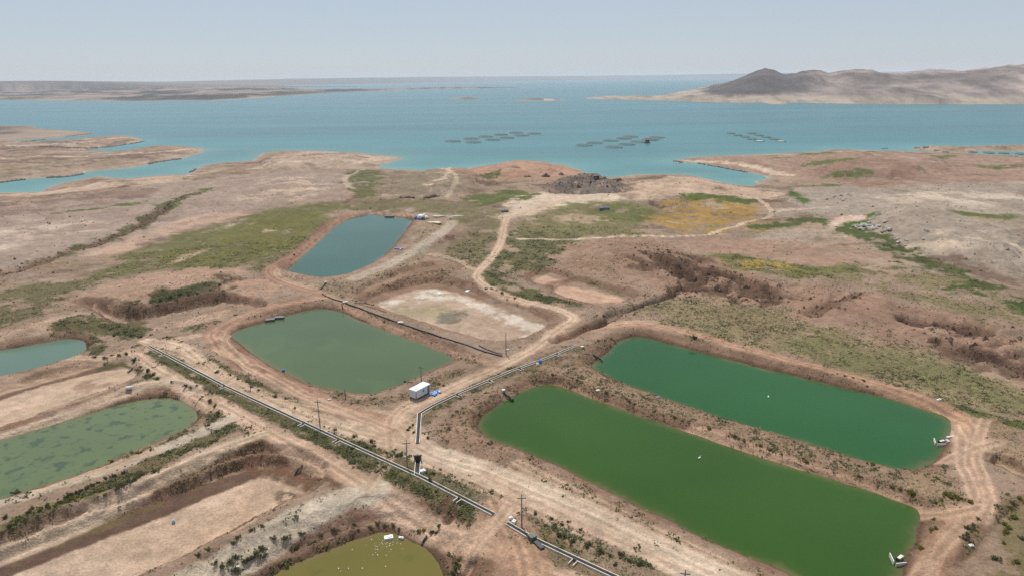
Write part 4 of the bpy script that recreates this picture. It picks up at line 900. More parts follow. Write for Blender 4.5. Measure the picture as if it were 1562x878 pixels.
# ------------------------------------------------------------------ the white cabin by the crossroads
def cabin():
    a = gp(635.3, 610.5); b = gp(656.3, 599.2); dz = b - a; rz = math.atan2(dz.y, dz.x); L, W, Hh = 5.7, 2.6, 2.55
    e = Vector((math.cos(rz), math.sin(rz), 0)); nrm = Vector((-e.y, e.x, 0))
    c = a + e * L / 2 + nrm * W / 2
    t = empty('portable_cabin', (c.x, c.y, c.z - .03), rz); z0 = .42
    tag(t, 'white portable office cabin standing on the bank where the dirt tracks meet', 'cabin')
    for x in (-2.3, 0, 2.3):
        for y in (-.9, .9): MB().box((x, y, z0 / 2 - .1), (.45, .4, z0 + .2)).build('support_block', GREYT, t)
    MB().box((0, 0, z0 + .08), (L - .04, W - .04, .15)).build('floor_frame', STEEL, t)
    for nm, c_, s_ in (('side_wall', (0, -W / 2 + .04, 0), (L, .08)), ('side_wall', (0, W / 2 - .04, 0), (L, .08)), ('end_wall', (-L / 2 + .04, 0, 0), (.08, W - .17)), ('end_wall', (L / 2 - .04, 0, 0), (.08, W - .17))):
        MB().box((c_[0], c_[1], z0 + .16 + 1.1), (s_[0], s_[1], 2.2)).build(nm, WHITEP, t)
    for x in (-L / 2, L / 2):
        for y in (-W / 2, W / 2): MB().box((x * .996, y * .996, z0 + .16 + 1.1), (.13, .13, 2.22)).build('corner_post', STEEL if x < 0 and y < 0 else WHITEP, t)
    r = MB().box((0, 0, z0 + 2.43), (L + .16, W + .16, .12)).build('roof', ROOFW, t)
    m = MB()
    for x in np.arange(-2.5, 2.6, .5): m.box((x, 0, z0 + 2.51), (.06, W + .1, .035))
    m.build('roof_seam', ROOFW, r)
    d = MB().box((2.15, -W / 2 - .025, z0 + .16 + 1.0), (.85, .05, 1.98)).build('door', STEEL, t)
    MB().box((1.85, -W / 2 - .07, z0 + 1.2), (.05, .05, .16)).build('handle', BLACKP, d)
    wn = MB().box((.35, -W / 2 - .02, z0 + 1.42), (1.25, .05, .95)).build('window', LBLUE, t)
    MB().box((.1, -W / 2 - .05, z0 + 1.5), (.55, .03, .6)).build('pane', BLUE, wn)
    ew = MB().box((-L / 2 - .02, 0, z0 + 1.5), (.05, .9, .7)).build('vent_panel', WHITEP, t)
    g = gp(664, 600.5)
    p = MB()
    for i in range(9):
        q = random.Random(i); p.blob((q.uniform(-1.6, 1.6), q.uniform(-.8, .8), .18), (q.uniform(.4, .8), q.uniform(.3, .6), q.uniform(.2, .45)), i, 2, .3, .6)
    tp = empty('tarp_heap', g, rz); tag(tp, 'crumpled bright blue tarpaulin heaped on the ground by the cabin door', 'tarp')
    p.build('blue_sheet', mat('tarp_blue', (.05, .22, .62), .45, .5, 1.5), tp, True)
    p = MB()
    for i in range(5):
        q = random.Random(i + 50); p.blob((q.uniform(-1.2, 1.5), q.uniform(-.6, .6), .32), (.42, .3, .28), i + 9, 2, .35, .6)
    p.build('pale_sheet', LBLUE, tp, True)
cabin()

# ------------------------------------------------------------------ concrete canals
def canal(name, key, label, offs, width=1.05):
    P = CANALS[key]; t = empty(name, tuple(P[0])); tag(t, label, 'canal')
    O = np.array(P[0]); Q = P - O; n = len(Q); wl = .14
    T = np.zeros((n, 2))
    for i in range(n):
        v = Q[min(i + 1, n - 1), :2] - Q[max(i - 1, 0), :2]; T[i] = v / np.linalg.norm(v)
    N = np.stack([-T[:, 1], T[:, 0]], 1)
    def strip(nm, o0, o1, z0, z1, m):
        V = []; Fc = []
        for i in range(n):
            k = 1.0
            if 0 < i < n - 1:
                e1 = Q[i, :2] - Q[i - 1, :2]; e1 = e1 / np.linalg.norm(e1); k = 1 / max(.5, abs(e1 @ T[i]))
            for o, z in ((o0, z0), (o1, z0), (o1, z1), (o0, z1)):
                V.append((Q[i, 0] + N[i, 0] * o * k, Q[i, 1] + N[i, 1] * o * k, Q[i, 2] + z))
        for i in range(n - 1):
            for k in range(4): Fc.append((i * 4 + k, i * 4 + (k + 1) % 4, i * 4 + 4 + (k + 1) % 4, i * 4 + 4 + k))
        Fc.append((3, 2, 1, 0)); Fc.append(tuple((n - 1) * 4 + k for k in range(4)))
        me = bpy.data.meshes.new(nm); me.from_pydata(V, [], Fc); me.update(); bm = bmesh.new(); bm.from_mesh(me)
        bmesh.ops.recalc_face_normals(bm, faces=bm.faces[:]); bm.to_mesh(me); bm.free()
        me.materials.append(m); o = bpy.data.objects.new(nm, me); COL.objects.link(o); o.parent = t; return o
    h = width / 2
    strip('side_wall', -h, -h + wl, -.6, .30, CONC); strip('side_wall', h - wl, h, -.6, .30, CONC)
    strip('canal_water', -h + wl - .01, h - wl + .01, -.5, .07, DARKWATER)
    for px, py, side in offs:                           # little offtake boxes with a sluice board
        g = base_pts([(px, py)])[0] - O
        dd, off, al = d_line(Q[:, :2], np.array([g[0]]), np.array([g[1]]))
        acc = 0
        for i in range(n - 1):
            L = np.linalg.norm(Q[i + 1, :2] - Q[i, :2])
            if al[0] <= acc + L + 1e-6: break
            acc += L
        u = T[i] if n == 2 else (Q[i + 1, :2] - Q[i, :2]) / L
        c = Q[i, :2] + u * (al[0] - acc); zc = Q[i, 2] + (Q[i + 1, 2] - Q[i, 2]) * (al[0] - acc) / L
        rz = math.atan2(u[1], u[0]); nn = np.array([-u[1], u[0]]) * side
        q = c + nn * (h + .75)
        m = MB()
        for s in (-.5, .5): m.box((q[0] + u[0] * s, q[1] + u[1] * s, zc - .1), (.16, 1.5, .86), rz)
        b = m.build('offtake_box', CONC, t)
        MB().box((c[0] + nn[0] * (h + .1), c[1] + nn[1] * (h + .1), zc + .25), (.84, .07, .7), rz).build('sluice_board', GREYT, b)
    return t
canal('irrigation_canal', 'main', 'long straight concrete canal with dark water, running from the left tracks to the red crossing', [(249, 542, -1), (344, 590, -1), (466, 646, -1), (519, 671, -1), (704, 759, -1)])
tl = canal('irrigation_canal', 'tail', 'concrete canal stretch beyond the red earth crossing at the bottom edge', [(880, 852, -1)])
canal('irrigation_canal', 'side', 'concrete side canal with a bent end, along the dirt track above the long ponds', [(845, 540, 1), (790, 562, 1), (744, 581, 1), (694, 602, 1)])
st = canal('irrigation_canal', 'stub', 'short stub of concrete canal joining the long canal below the bent end', [], 1.3)
def gate(px, py, label):
    g = gp(px, py); t = empty('sluice_gate', g, math.radians(8)); tag(t, label, 'sluice gate')
    for x in (-.75, .75): MB().box((x, 0, .75), (.18, .25, 1.7)).build('gate_post', DARKWOOD, t)
    MB().box((0, 0, 1.55), (2.0, .3, .2)).build('cross_beam', DARKWOOD, t)
    MB().box((0, .02, .7), (1.3, .06, 1.4)).build('gate_board', BLACKP, t)
    MB().tube([(0, 0, 1.6), (0, 0, 2.1)], .05, 6).build('spindle', STEEL, t)
gate(637.5, 703, 'dark sluice gate standing at the head of the short canal stub')
def chute():
    g = gp(812, 822); t = empty('outlet_chute', g, math.radians(-58)); tag(t, 'black outlet box and chute dropping from the canal near the bottom edge', 'chute')
    MB().box((0, 0, .5), (1.3, 1.3, 1.0)).build('box', GREYT, t)
    MB().box((2.0, 0, .15), (3.0, .9, .5)).build('trough', BLACKP, t)
    MB().box((0, 0, 1.03), (1.5, .25, .08)).build('lid_board', WOOD, t)
chute()

# ------------------------------------------------------------------ power poles
def pole(px, py, top, label, arm=True, lean=0.0):
    g = gp(px, py); h = 3.0
    for _ in range(60):
        if proj_y((g.x, g.y, g.z + h)) <= top: break
        h += .15
    t = empty('utility_pole', g, math.radians(random.uniform(-12, 25))); t.rotation_euler[1] = lean
    tag(t, label, 'pole')
    MB().tube([(0, 0, -.3), (0, 0, h * .5), (0, 0, h)], [.16, .13, .10], 8).build('post', WOOD, t, True)
    if arm:
        MB().box((0, 0, h - .9), (1.7, .12, .14)).build('crossarm', DARKWOOD, t)
        for x in (-.75, 0.12, .75): MB().tube([(x, 0, h - .83), (x, 0, h - .6), (x, 0, h - .55)], [.03, .07, .04], 6).build('insulator', WHITE, t)
pole(382, 590, 567, 'wooden utility pole beside the far end of the long canal, farthest left of the poles')
pole(488, 648, 608, 'wooden utility pole on the canal verge below the grey green pond corner')
pole(621, 712, 671, 'brown utility pole beside the long canal, left of the short canal stub', True, .03)
pole(643, 584, 556, 'slim utility pole standing behind the white cabin')
pole(772, 540, 507, 'utility pole at the lower end of the black pipe by the dry salty basin', False)
pole(796, 803, 754, 'tall utility pole by the canal at the red earth crossing')
pole(1044, 893, 868, 'utility pole cut by the bottom edge of the picture beside the gravel road')
pole(527, 606, 592, 'short post on the near bank of the grey green pond', False)
def post(px, py, h, label, m=DARKWOOD):
    g = gp(px, py); t = empty('marker_post', g); tag(t, label, 'post')
    MB().tube([(0, 0, -.2), (0, 0, h)], [.22, .2], 8).build('stake', m, t, True)
    MB().box((0, 0, h + .04), (.5, .5, .08)).build('cap', m, t)
post(522.5, 472, 1.7, 'short thick black post on the bank between the grey green pond and the black pipe')

# ------------------------------------------------------------------ pipes
def pipe(pts, rad, label, name='water_pipe', lift=.25, flange=True):
    G = [gp(*q) for q in pts]
    S_ = smooth_open([tuple(g) for g in G], 2); O = Vector(S_[0])
    zz = ground_z(S_[:, 0], S_[:, 1])
    t = empty(name, O); tag(t, label, 'pipe')
    P = [(a - O.x, b - O.y, z + lift - O.z) for (a, b, _), z in zip(S_, zz)]
    MB().tube(P, rad, 8).build('pipe_run', BLACKP, t, True)
    if flange:
        for i in (0, len(P) // 3, 2 * len(P) // 3, len(P) - 1):
            v = Vector(P[min(i + 1, len(P) - 1)]) - Vector(P[max(i - 1, 0)]); v.normalize(); c = Vector(P[i])
            MB().tube([c - v * .12, c + v * .12], rad * 1.45, 8).build('flange', GREYT, t)
pipe([(492, 449), (508, 457), (530, 466), (560, 476), (620, 497), (680, 517), (740, 537), (765, 543)], .21, 'long thick black pipe between the grey green pond and the dry salty basin')
pipe([(541, 463), (560, 464), (570, 465)], .16, 'thin black hose branching from the long pipe toward the dry basin')
pipe([(548, 465), (570, 470), (590, 477)], .10, 'thin grey hose lying just above the long black pipe', flange=False)
pipe([(730, 527), (752, 537), (766, 540)], .14, 'thin hose running beside the lower end of the long black pipe', flange=False)
def outlet(x0, y0, x1, y1, label, rad=.22, box=True, wz=None):
    a = gp(x0, y0) + Vector((0, 0, .35)); b = gp(x1, y1) + Vector((0, 0, .3))
    if wz: b = wp(x1, y1, POND[wz]['zw'] + .35)
    t = empty('outlet_pipe', a); tag(t, label, 'pipe'); v = b - a
    MB().tube([(0, 0, 0), tuple(v * .5), tuple(v)], rad, 8).build('pipe_run', BLACKP, t, True)
    u = v.normalized(); MB().tube([tuple(v - u * .1), tuple(v + u * .15)], rad * 1.4, 8).build('rim', GREYT, t)
    n = Vector((-u.y, u.x, 0)).normalized() * .45; q = v * .75
    for s in (-1, 1): MB().tube([tuple(q + n * s + Vector((0, 0, -1.4))), tuple(q + Vector((0, 0, .1)))], .07, 6).build('prop', DARKWOOD, t)
    if box: MB().box((0, 0, .05), (.9, .9, .8), .4).build('intake_box', CONC, t)
outlet(203, 562, 196, 568, 'dark outlet pipe sloping into the pale dry basin at the left', .2, False)
outlet(306, 608, 298, 619, 'black outlet pipe propped over the murky weedy pond', .2, False, wz='F')
outlet(462, 713, 450, 724, 'dark outlet pipe on the end wall of the large dry basin', .18, False)
outlet(651, 818, 644, 828, 'black outlet pipe on a triangular prop over the olive pond', .2, False, wz='G')
outlet(768, 600, 780, 609, 'outlet pipe with pale box head at the left tip of the lower long pond', .3, wz='D')
outlet(888, 531, 918, 549, 'long black outlet pipe with concrete head reaching the upper long pond', .26, wz='C')
outlet(640, 588, 617, 581, 'black outlet pipe running from behind the white cabin to the pond', .22, False, wz='B')
outlet(497, 432, 490, 441, 'dark culvert pipe at the near corner of the farthest pond', .3)

# ------------------------------------------------------------------ pontoons at pond edges, sluice heads
def pontoon(px, py, z, label, size=(4.2, 2.0, 1.0), rz=.5):
    g = wp(px, py, z); t = empty('pontoon', g, rz); tag(t, label, 'pontoon')
    MB().box((0, 0, .28), (size[0], size[1], .8)).build('hull', GREYT, t)
    MB().box((0, 0, .74), (size[0] + .2, size[1] + .2, .12)).build('deck', mat('grey_deck', (.20, .19, .17), .8, .25, 2), t)
    for s in (-1, 1): MB().tube([(-size[0] / 2, s * size[1] / 2, 1.1), (size[0] / 2, s * size[1] / 2, 1.1)], .05, 6).build('rail', STEEL, t)
    for x in (-1, 1):
        for s in (-1, 1): MB().box((x * size[0] * .48, s * size[1] / 2, .95), (.1, .1, .4)).build('rail_post', STEEL, t)
pontoon(412, 489, POND['B']['zw'], 'left dark box pontoon of the pair at the far edge of grey green pond', (3.4, 1.7, 1), .35)
pontoon(426, 485.5, POND['B']['zw'], 'right dark box pontoon of the pair at the far edge of grey green pond', (3.6, 1.7, 1), .1)
pontoon(594, 331, POND['A']['zw'], 'dark pontoon at the far edge of the farthest pond', (6, 2.2, 1), -.1)
def sluice_head(px, py, z, label, rz):
    g = wp(px, py, z); t = empty('pond_sluice', g, rz); t.scale = (.58, .58, .58); tag(t, label, 'sluice')
    MB().box((-.9, 1.9, .45), (4.2, .26, 1.7), .75).build('wing_wall', CONC_W, t)
    MB().box((-1.1, -1.2, .4), (3.6, .26, 1.6), -.5).build('wing_wall', CONC_W, t)
    MB().box((1.6, .5, 1.0), (2.8, 1.0, .2)).build('deck_slab', CONC, t)
    MB().box((.1, .3, .5), (.1, 1.7, 1.6)).build('gate_board', DARKWOOD, t)
    for y in (-.5, 1.1): MB().tube([(.1, y, 0), (.1, y, 1.9)], .08, 6).build('gate_post', STEEL, t)
    MB().tube([(.6, -.2, 1.4), (2.6, -.8, 1.2)], .12, 6).build('spar', DARKWOOD, t)
CONC_W = mat('limewashed_concrete', (.62, .57, .51), .8, .1, 1.5, 0, .2, (.55, .48, .41))
sluice_head(1434, 677, POND['C']['zw'], 'pale sluice head with splayed wing walls, right end of the upper long pond', math.radians(25))
sluice_head(1371, 857, POND['D']['zw'], 'pale sluice head with splayed wing walls, right end of the lower long pond', math.radians(35))

# ------------------------------------------------------------------ loose things about the ponds
def heap(name, px, py, label, cat, parts, dz=0.0, water=None):
    g = gp(px, py) if water is None else wp(px, py, water); t = empty(name, g); tag(t, label, cat)
    for i, (nm, m, blobs) in enumerate(parts):
        b = MB()
        for j, (c, r) in enumerate(blobs): b.blob(c, r, i * 10 + j + int(px), 2, .3, .6)
        b.build(nm, m, t, True)
heap('tarp_heap', 643, 334, 'white and blue tarpaulin heap on the bank of the farthest pond', 'tarp',
     [('white_sheet', WHITE, [((0, 0, .8), (3, 2.2, 2.3)), ((2.6, .4, .4), (2.2, 1.6, 1.4)), ((-.6, 1, .6), (2, 1.6, 2))]), ('blue_sheet', BLUE, [((-3, -.8, .5), (1.7, 1.4, 1.6)), ((-2, -1.6, .3), (1.4, 1.0, 1.1))]), ('grey_sheet', GREYT, [((1.0, -1.7, .6), (1.2, .6, .9))])])
heap('tarp_heap', 607, 380, 'flat bright blue sheet lying on the path beside the farthest pond', 'tarp', [('blue_sheet', BLUE, [((0, 0, .2), (1.5, 1, .5)), ((1.6, -.5, .15), (1.2, .9, .4)), ((-1.4, .9, .2), (.6, .5, .5))]), ('yellow_bag', mat('yellow_bag', (.6, .45, .08), .6, .2, 2), [((3.2, -.4, .2), (.5, .4, .35))])])
heap('sand_heap', 661, 340, 'low heap of pale sand next to the white and blue tarp heap', 'sand', [('sand', mat('pale_sand', (.66, .56, .42), .95, .12, 1), [((0, 0, .1), (4, 2, .8)), ((2.5, -1, .1), (2.6, 1.6, .6))])])
heap('gravel_strip', 683, 331, 'narrow pale gravel strips dumped uphill of the white and blue tarp heap', 'gravel', [('gravel', mat('pale_gravel', (.55, .52, .46), .95, .15, 1), [((-6, 2, .1), (5, 1.0, .5)), ((2, 0, .1), (4, .8, .5)), ((7, 1.5, .1), (4.5, .8, .5))])])
def drum(px, py, label, m, size=(.9, 1.2), lying=False, z=None):
    g = gp(px, py) if z is None else wp(px, py, z); t = empty('drum', g, random.uniform(0, 3)); tag(t, label, 'drum')
    r, h = size
    p = [(0, 0, 0), (0, 0, h)] if not lying else [(-h / 2, 0, r), (h / 2, 0, r)]
    MB().tube(p, r, 14).build('barrel', m, t, True)
    a, b = Vector(p[0]), Vector(p[1])
    for k in (.02, .5, .96): MB().tube([a + (b - a) * k, a + (b - a) * (k + .05)], r * 1.05, 14).build('hoop', m, t, True)
    MB().tube([b, b + (b - a).normalized() * .06], r * .35, 10).build('bung', GREYT, t)
drum(432.5, 567, 'small blue drum on the near left bank of the grey green pond', BLUE, (.45, .9))
drum(824, 552.5, 'bright blue drum standing beside the concrete side canal', mat('bright_blue', (.05, .2, .75), .4, .2, 2), (.46, .9))
drum(820, 557, 'small white drum next to the bright blue drum', WHITE, (.38, .7))
drum(200, 610, 'white tank lying on the bank of the murky weedy pond', WHITE, (.48, 1.5), True)
drum(265, 797, 'pale blue drum on the floor of the large dry basin', mat('faded_blue', (.25, .45, .62), .5, .25, 2), (.34, .7))
drum(781, 611, 'dark float drum in the water at the left tip of the lower long pond', BLACKP, (.4, .8), True, POND['D']['zw'])
def slab(px, py, label, size, m=None, rz=0.3, name='concrete_slab', cat='slab', z=None):
    g = gp(px, py) if z is None else wp(px, py, z); t = empty(name, g, rz); tag(t, label, cat)
    MB().box((0, 0, size[2] / 2), size, 0, None, .93).build('block', m or CONC_W, t)
    MB().box((size[0] * .12, size[1] * .1, size[2] + .05), (size[0] * .45, size[1] * .5, .12), .5).build('broken_piece', m or CONC_W, t)
slab(527, 461, 'white slab beside the upper part of the long black pipe', (2.2, 1.1, .4))
slab(611, 492, 'pale slab under the middle of the long black pipe', (2.0, 1.2, .4), None, -.2)
slab(774, 534, 'grey slab pile at the lower end of the long black pipe', (1.2, .8, .4), CONC)
slab(502.5, 610, 'white block on the near bank of the grey green pond', (.9, .6, .4))
slab(645, 719, 'white rubbish sack beside the short canal stub', (1.3, .9, .5), WHITE, .4, 'rubbish_sack', 'sack')
slab(779, 791, 'white block at the crossing, farther of the two by the canal end', (.8, .6, .5), WHITE)
slab(784, 797, 'white block at the crossing, touching the canal end', (.9, .7, .6), WHITE, 1.0)
slab(593, 820.5, 'white foam box floating at the edge of the olive pond', (1.9, 1.2, .45), WHITE, .25, 'foam_box', 'box', POND['G']['zw'] - .05)
slab(612, 820.5, 'white broken foam frame at the edge of the olive pond', (1.1, .5, .35), WHITE, -.3, 'floating_foam', 'foam', POND['G']['zw'] + .1)
slab(912, 603.5, 'white sheet scrap on the strip between the two long ponds', (1.1, .7, .25), WHITE, .2, 'sheet_scrap', 'scrap')
slab(1003, 605.5, 'round pale metal lid on the strip between the two long ponds', (1.4, 1.2, .2), STEEL, .2, 'round_plate', 'plate')
slab(1430, 620.5, 'white stone block beside the track above the upper long pond', (1.4, .6, .4), WHITE, .3)
slab(1207, 453, 'white sheet lying in the red gully ground', (4.2, 1.8, .3), WHITE, .1, 'white_sheet', 'sheet')
slab(1450, 667, 'pale concrete beam on the bank behind the upper sluice head', (2.2, .6, .4), CONC_W, .1)
slab(1445, 674, 'short white block beside the upper sluice head', (.6, 1.1, .6), CONC_W, .1)
slab(1481, 832, 'white rubbish scrap among weeds right of the lower track', (.9, .6, .3), WHITE, .2, 'rubbish_scrap', 'scrap')
slab(363, 865, 'white plastic scrap in weeds at the bottom left bank', (.6, .4, .3), WHITE, .2, 'plastic_scrap', 'scrap')
slab(922, 320, 'dark blue machine part on the green field edge', (7, 2.4, 1.6), mat('faded_navy', (.10, .14, .2), .6, .3, 1), .1, 'machine_part', 'scrap')
slab(770, 323, 'dark debris pile on the pale track junction', (5, 2.4, 1.0), GREYT, .2, 'debris_pile', 'debris')
slab(670, 448, 'white salt crusted block on the far edge of the dry basin', (1.4, 2.6, .4), WHITE, .4)
slab(713, 445, 'white stone chute on the far edge of the dry salty basin', (1.6, 2.6, .5), WHITE, -.3, 'stone_chute', 'chute')
def frame(px, py, label):
    g = gp(px, py); t = empty('steel_grating', g, .3); tag(t, label, 'grating')
    for s in (-1, 1):
        MB().tube([(-1.3, s * .9, .3), (1.3, s * .9, .3)], .09, 6).build('bar', STEEL, t); MB().tube([(s * 1.3, -.9, .3), (s * 1.3, .9, .3)], .09, 6).build('bar', STEEL, t)
frame(758, 461, 'empty square metal frame lying on the far bank of the dry salty basin')
def bird(px, py, z, label):
    g = wp(px, py, z); t = empty('water_bird', g, random.uniform(0, 6)); tag(t, label, 'bird')
    MB().blob((0, 0, .12), (.42, .22, .2), 3, 2, .05).blob((-.42, 0, .18), (.2, .1, .06), 4, 1, .05).tube([(.28, 0, .18), (.38, 0, .42), (.45, 0, .5)], [.09, .06, .07], 7).build('body', WHITE, t, True)
    MB().tube([(.5, 0, .5), (.66, 0, .47)], [.035, .01], 6).build('beak', mat('beak', (.6, .4, .1), .5), t)
bird(1067, 698, POND['D']['zw'], 'white water bird floating alone on the lower long pond')
bird(1172, 605, POND['C']['zw'], 'white water bird floating on the upper long pond')

# ------------------------------------------------------------------ things out on the lake
def ring_proto():
    t = empty('fish_cage')
    def circ(R, z, n=40): return [(R * math.cos(2 * math.pi * k / n), R * math.sin(2 * math.pi * k / n), z) for k in range(n)]
    MB().tube(circ(12.5, .2), .27, 8, True).build('float_collar', RUST, t, True)
    MB().tube(circ(11.0, .2), .22, 8, True).build('inner_collar', RUST, t, True)
    m = MB().tube(circ(12.2, 1.2), .14, 6, True)
    for p in circ(12.2, 0, 20): m.tube([(p[0], p[1], .2), (p[0], p[1], 1.2)], .09, 6)
    m.build('handrail', RUST, t, True)
    m = MB(); a = circ(12.2, .85); b = circ(12.2, 1.15); c = circ(12.0, 1.15); d = circ(12.0, .85); n = 40
    m.v = a + b + c + d
    for k in range(n):
        k2 = (k + 1) % n; m.f += [(k, k2, n + k2, n + k), (n + k, n + k2, 2 * n + k2, 2 * n + k), (2 * n + k, 2 * n + k2, 3 * n + k2, 3 * n + k)]
    m.build('net', NET, t, True)
    return t
ORD = ['leftmost', 'second from the left', 'third from the left', 'fourth from the left', 'fifth from the left', 'sixth from the left', 'seventh from the left']
rp = ring_proto(); first = True
def put_ring(px, py, label, group):
    global first
    o = rp if first else copy_tree(rp); first = False
    o.location = wp(px, py, LAKE_Z); o.rotation_euler[2] = random.uniform(0, 6); tag(o, label, 'fish cage', group)
for i, (px, py) in enumerate([(691, 216), (718.5, 212.3), (741, 209), (764, 206), (787, 203)]): put_ring(px, py, f'round fish cage, {ORD[i]} in the back row of the left cluster', 'round fish cages on the lake')
for i, (px, py) in enumerate([(722.5, 217.5), (751.5, 213.8), (773.5, 210.8), (796, 207.2), (815, 204.4)]): put_ring(px, py, f'round fish cage, {ORD[i]} in the front row of the left cluster', 'round fish cages on the lake')
for i, (px, py) in enumerate([(891, 222.3), (907.5, 218.6), (931.5, 215.3), (951.5, 211.8), (962, 209.2)]): put_ring(px, py, f'round fish cage, {ORD[i]} in the back row of the middle cluster', 'round fish cages on the lake')
for i, (px, py) in enumerate([(936.5, 225), (956.5, 220.8), (975, 217), (991, 214)]): put_ring(px, py, f'round fish cage, {ORD[i]} in the front row of the middle cluster', 'round fish cages on the lake')
put_ring(1002, 210.4, 'round fish cage, far right of the middle cluster behind the dark work barge', 'round fish cages on the lake')
put_ring(994, 213.2, 'round fish cage with orange floats just right of the dark work barge', 'round fish cages on the lake')
def barge():
    g = wp(987, 218.5, LAKE_Z); t = empty('work_barge', g, .2); tag(t, 'dark work barge with a tall hut among the middle cluster of fish cages', 'barge')
    MB().box((0, 0, .6), (8, 5, 1.4), 0, None, 1.05).build('hull', GREYT, t)
    h = MB().box((.3, 0, 2.9), (5, 3.6, 3.2)).build('hut', DARKWOOD, t)
    MB().box((-.5, -1.85, 3.0), (1.2, .08, 1.1)).build('window', GLASS, h)
    MB().box((.3, 0, 4.65), (5.6, 4.2, .28)).build('roof', GREYT, t)
    MB().tube([(1.6, 0, 4.7), (1.6, 0, 6.8)], .12, 6).build('mast', STEEL, t)
    for s in (-1, 1): MB().tube([(-4, s * 2.5, 1.9), (4, s * 2.5, 1.9)], .08, 6).build('rail', STEEL, t)
barge()
def raft_proto(cover, nm='net_pen'):
    t = empty(nm); a = 7.0
    for s in (-1, 1):
        MB().box((0, s * a, .35), (2 * a + 1, .9, .7)).build('walkway', WOOD, t); MB().box((s * a, 0, .35), (.9, 2 * a - .9, .68)).build('walkway', WOOD, t)
        MB().tube([(-a, s * a, 1.5), (a, s * a, 1.5)], .12, 6).build('rail', STEEL, t)
    pm = MB().box((0, 0, 1.1), (.2, .2, .9)).build('rail_post', STEEL, t); k = 0
    for x in (-1, 0, 1):
        for s in (-1, 1):
            o = pm if k == 0 else pm.copy(); k += 1
            if o is not pm: COL.objects.link(o); o.parent = t
            o.location = (x * a, s * a, 0)
    MB().box((0, 0, .42), (2 * a - .95, 2 * a - .95, .12)).build('net_cover', cover, t)
    return t
GREENNET = mat('green_net', (.10, .17, .12), .9, .2, .5); PALENET = mat('pale_net', (.62, .62, .52), .9, .12, .5)
rd = raft_proto(GREENNET); rw = raft_proto(PALENET); fd = fw = True
def put_raft(px, py, label, pale=False, k=1.0, group='square net pens on the lake'):
    global fd, fw
    if pale: o = rw if fw else copy_tree(rw); fw = False
    else: o = rd if fd else copy_tree(rd); fd = False
    o.location = wp(px, py, LAKE_Z); o.scale = (k, k, 1.0); tag(o, label, 'net pen', group)
for i, (px, py) in enumerate([(1115, 204.2), (1125.5, 206.8), (1136, 209.4), (1147, 212.6)]): put_raft(px, py, f'square net pen, {ORD[i]} in the near row of the right cluster', False, .78)
put_raft(1158, 215.6, 'square net pen with bright pale cover, last in the near row of right cluster', True, .84)
for i, (px, py) in enumerate([(1146.5, 203.8), (1158, 206.6), (1168.5, 209.8)]): put_raft(px, py, f'square net pen, {ORD[i]} in the far row of the right cluster', False, .78)
put_raft(1180, 212.6, 'square net pen, fourth from the left in the far row of the right cluster', False, .82)
put_raft(1191, 216, 'square net pen with pale cover, last in the far row of right cluster', True, .78)
for i, (px, py) in enumerate([(1483, 232.6), (1508.5, 234), (1531, 234.6), (1557, 235.6)]): put_raft(px, py, f'dark net pen, {ORD[i]} in the channel below the sandy spit', False, .55, 'net pens in the right hand channel')
def hulk(px, py, label, z=None):
    g = gp(px, py); t = empty('beached_cage', g, random.uniform(0, 3)); tag(t, label, 'fish cage', 'cages drawn up on the right hand spit')
    n = 20; c = [(3.7 * math.cos(6.2832 * k / n), 3.7 * math.sin(6.2832 * k / n), .45) for k in range(n)]
    MB().tube(c, .42, 6, True).build('float_collar', RUST, t, True)
    MB().tube([(a, b, 1.3) for a, b, _ in c], .16, 6, True).build('handrail', DARKWOOD, t, True)
    MB().blob((0, 0, .3), (2.9, 2.9, .5), 3, 2, .3, .5).build('slack_net', NET, t, True)
for i, px in enumerate([1483, 1503, 1524, 1547]): hulk(px, 228.8 + i * .2, f'weathered round cage, {ORD[i]} of four beached along the sandy spit')
for i, (px, py) in enumerate([(1399, 226.5), (1412, 225.5), (1430, 226.2), (1443, 228)]): hulk(px, py, f'weathered round cage, {ORD[i]} of those at the sandy spit tip')
def skiff(px, py, label, L=9):
    g = wp(px, py, LAKE_Z); t = empty('boat', g, .1); tag(t, label, 'boat')
    m = MB(); n = 9
    for i in range(n):
        u = i / (n - 1) * 2 - 1; wd = 1.1 * (1 - max(0, u) ** 2.2 * .95); zt = .8 + .35 * max(0, u) ** 2
        m.v += [(u * L / 2, -wd, zt), (u * L / 2, -wd * .7, -.1), (u * L / 2, wd * .7, -.1), (u * L / 2, wd, zt)]
    for i in range(n - 1):
        for k in range(3): m.f.append((i * 4 + k, i * 4 + k + 1, i * 4 + 5 + k, i * 4 + 4 + k))
    m.f.append((0, 1, 2, 3))
    m.build('hull', WHITEP, t)
    for x in (-2, 0, 1.6): MB().box((x, 0, .5), (.4, 1.7, .08)).build('thwart', WOOD, t)
skiff(1349, 227, 'pale slim boat lying just off the right hand shore')

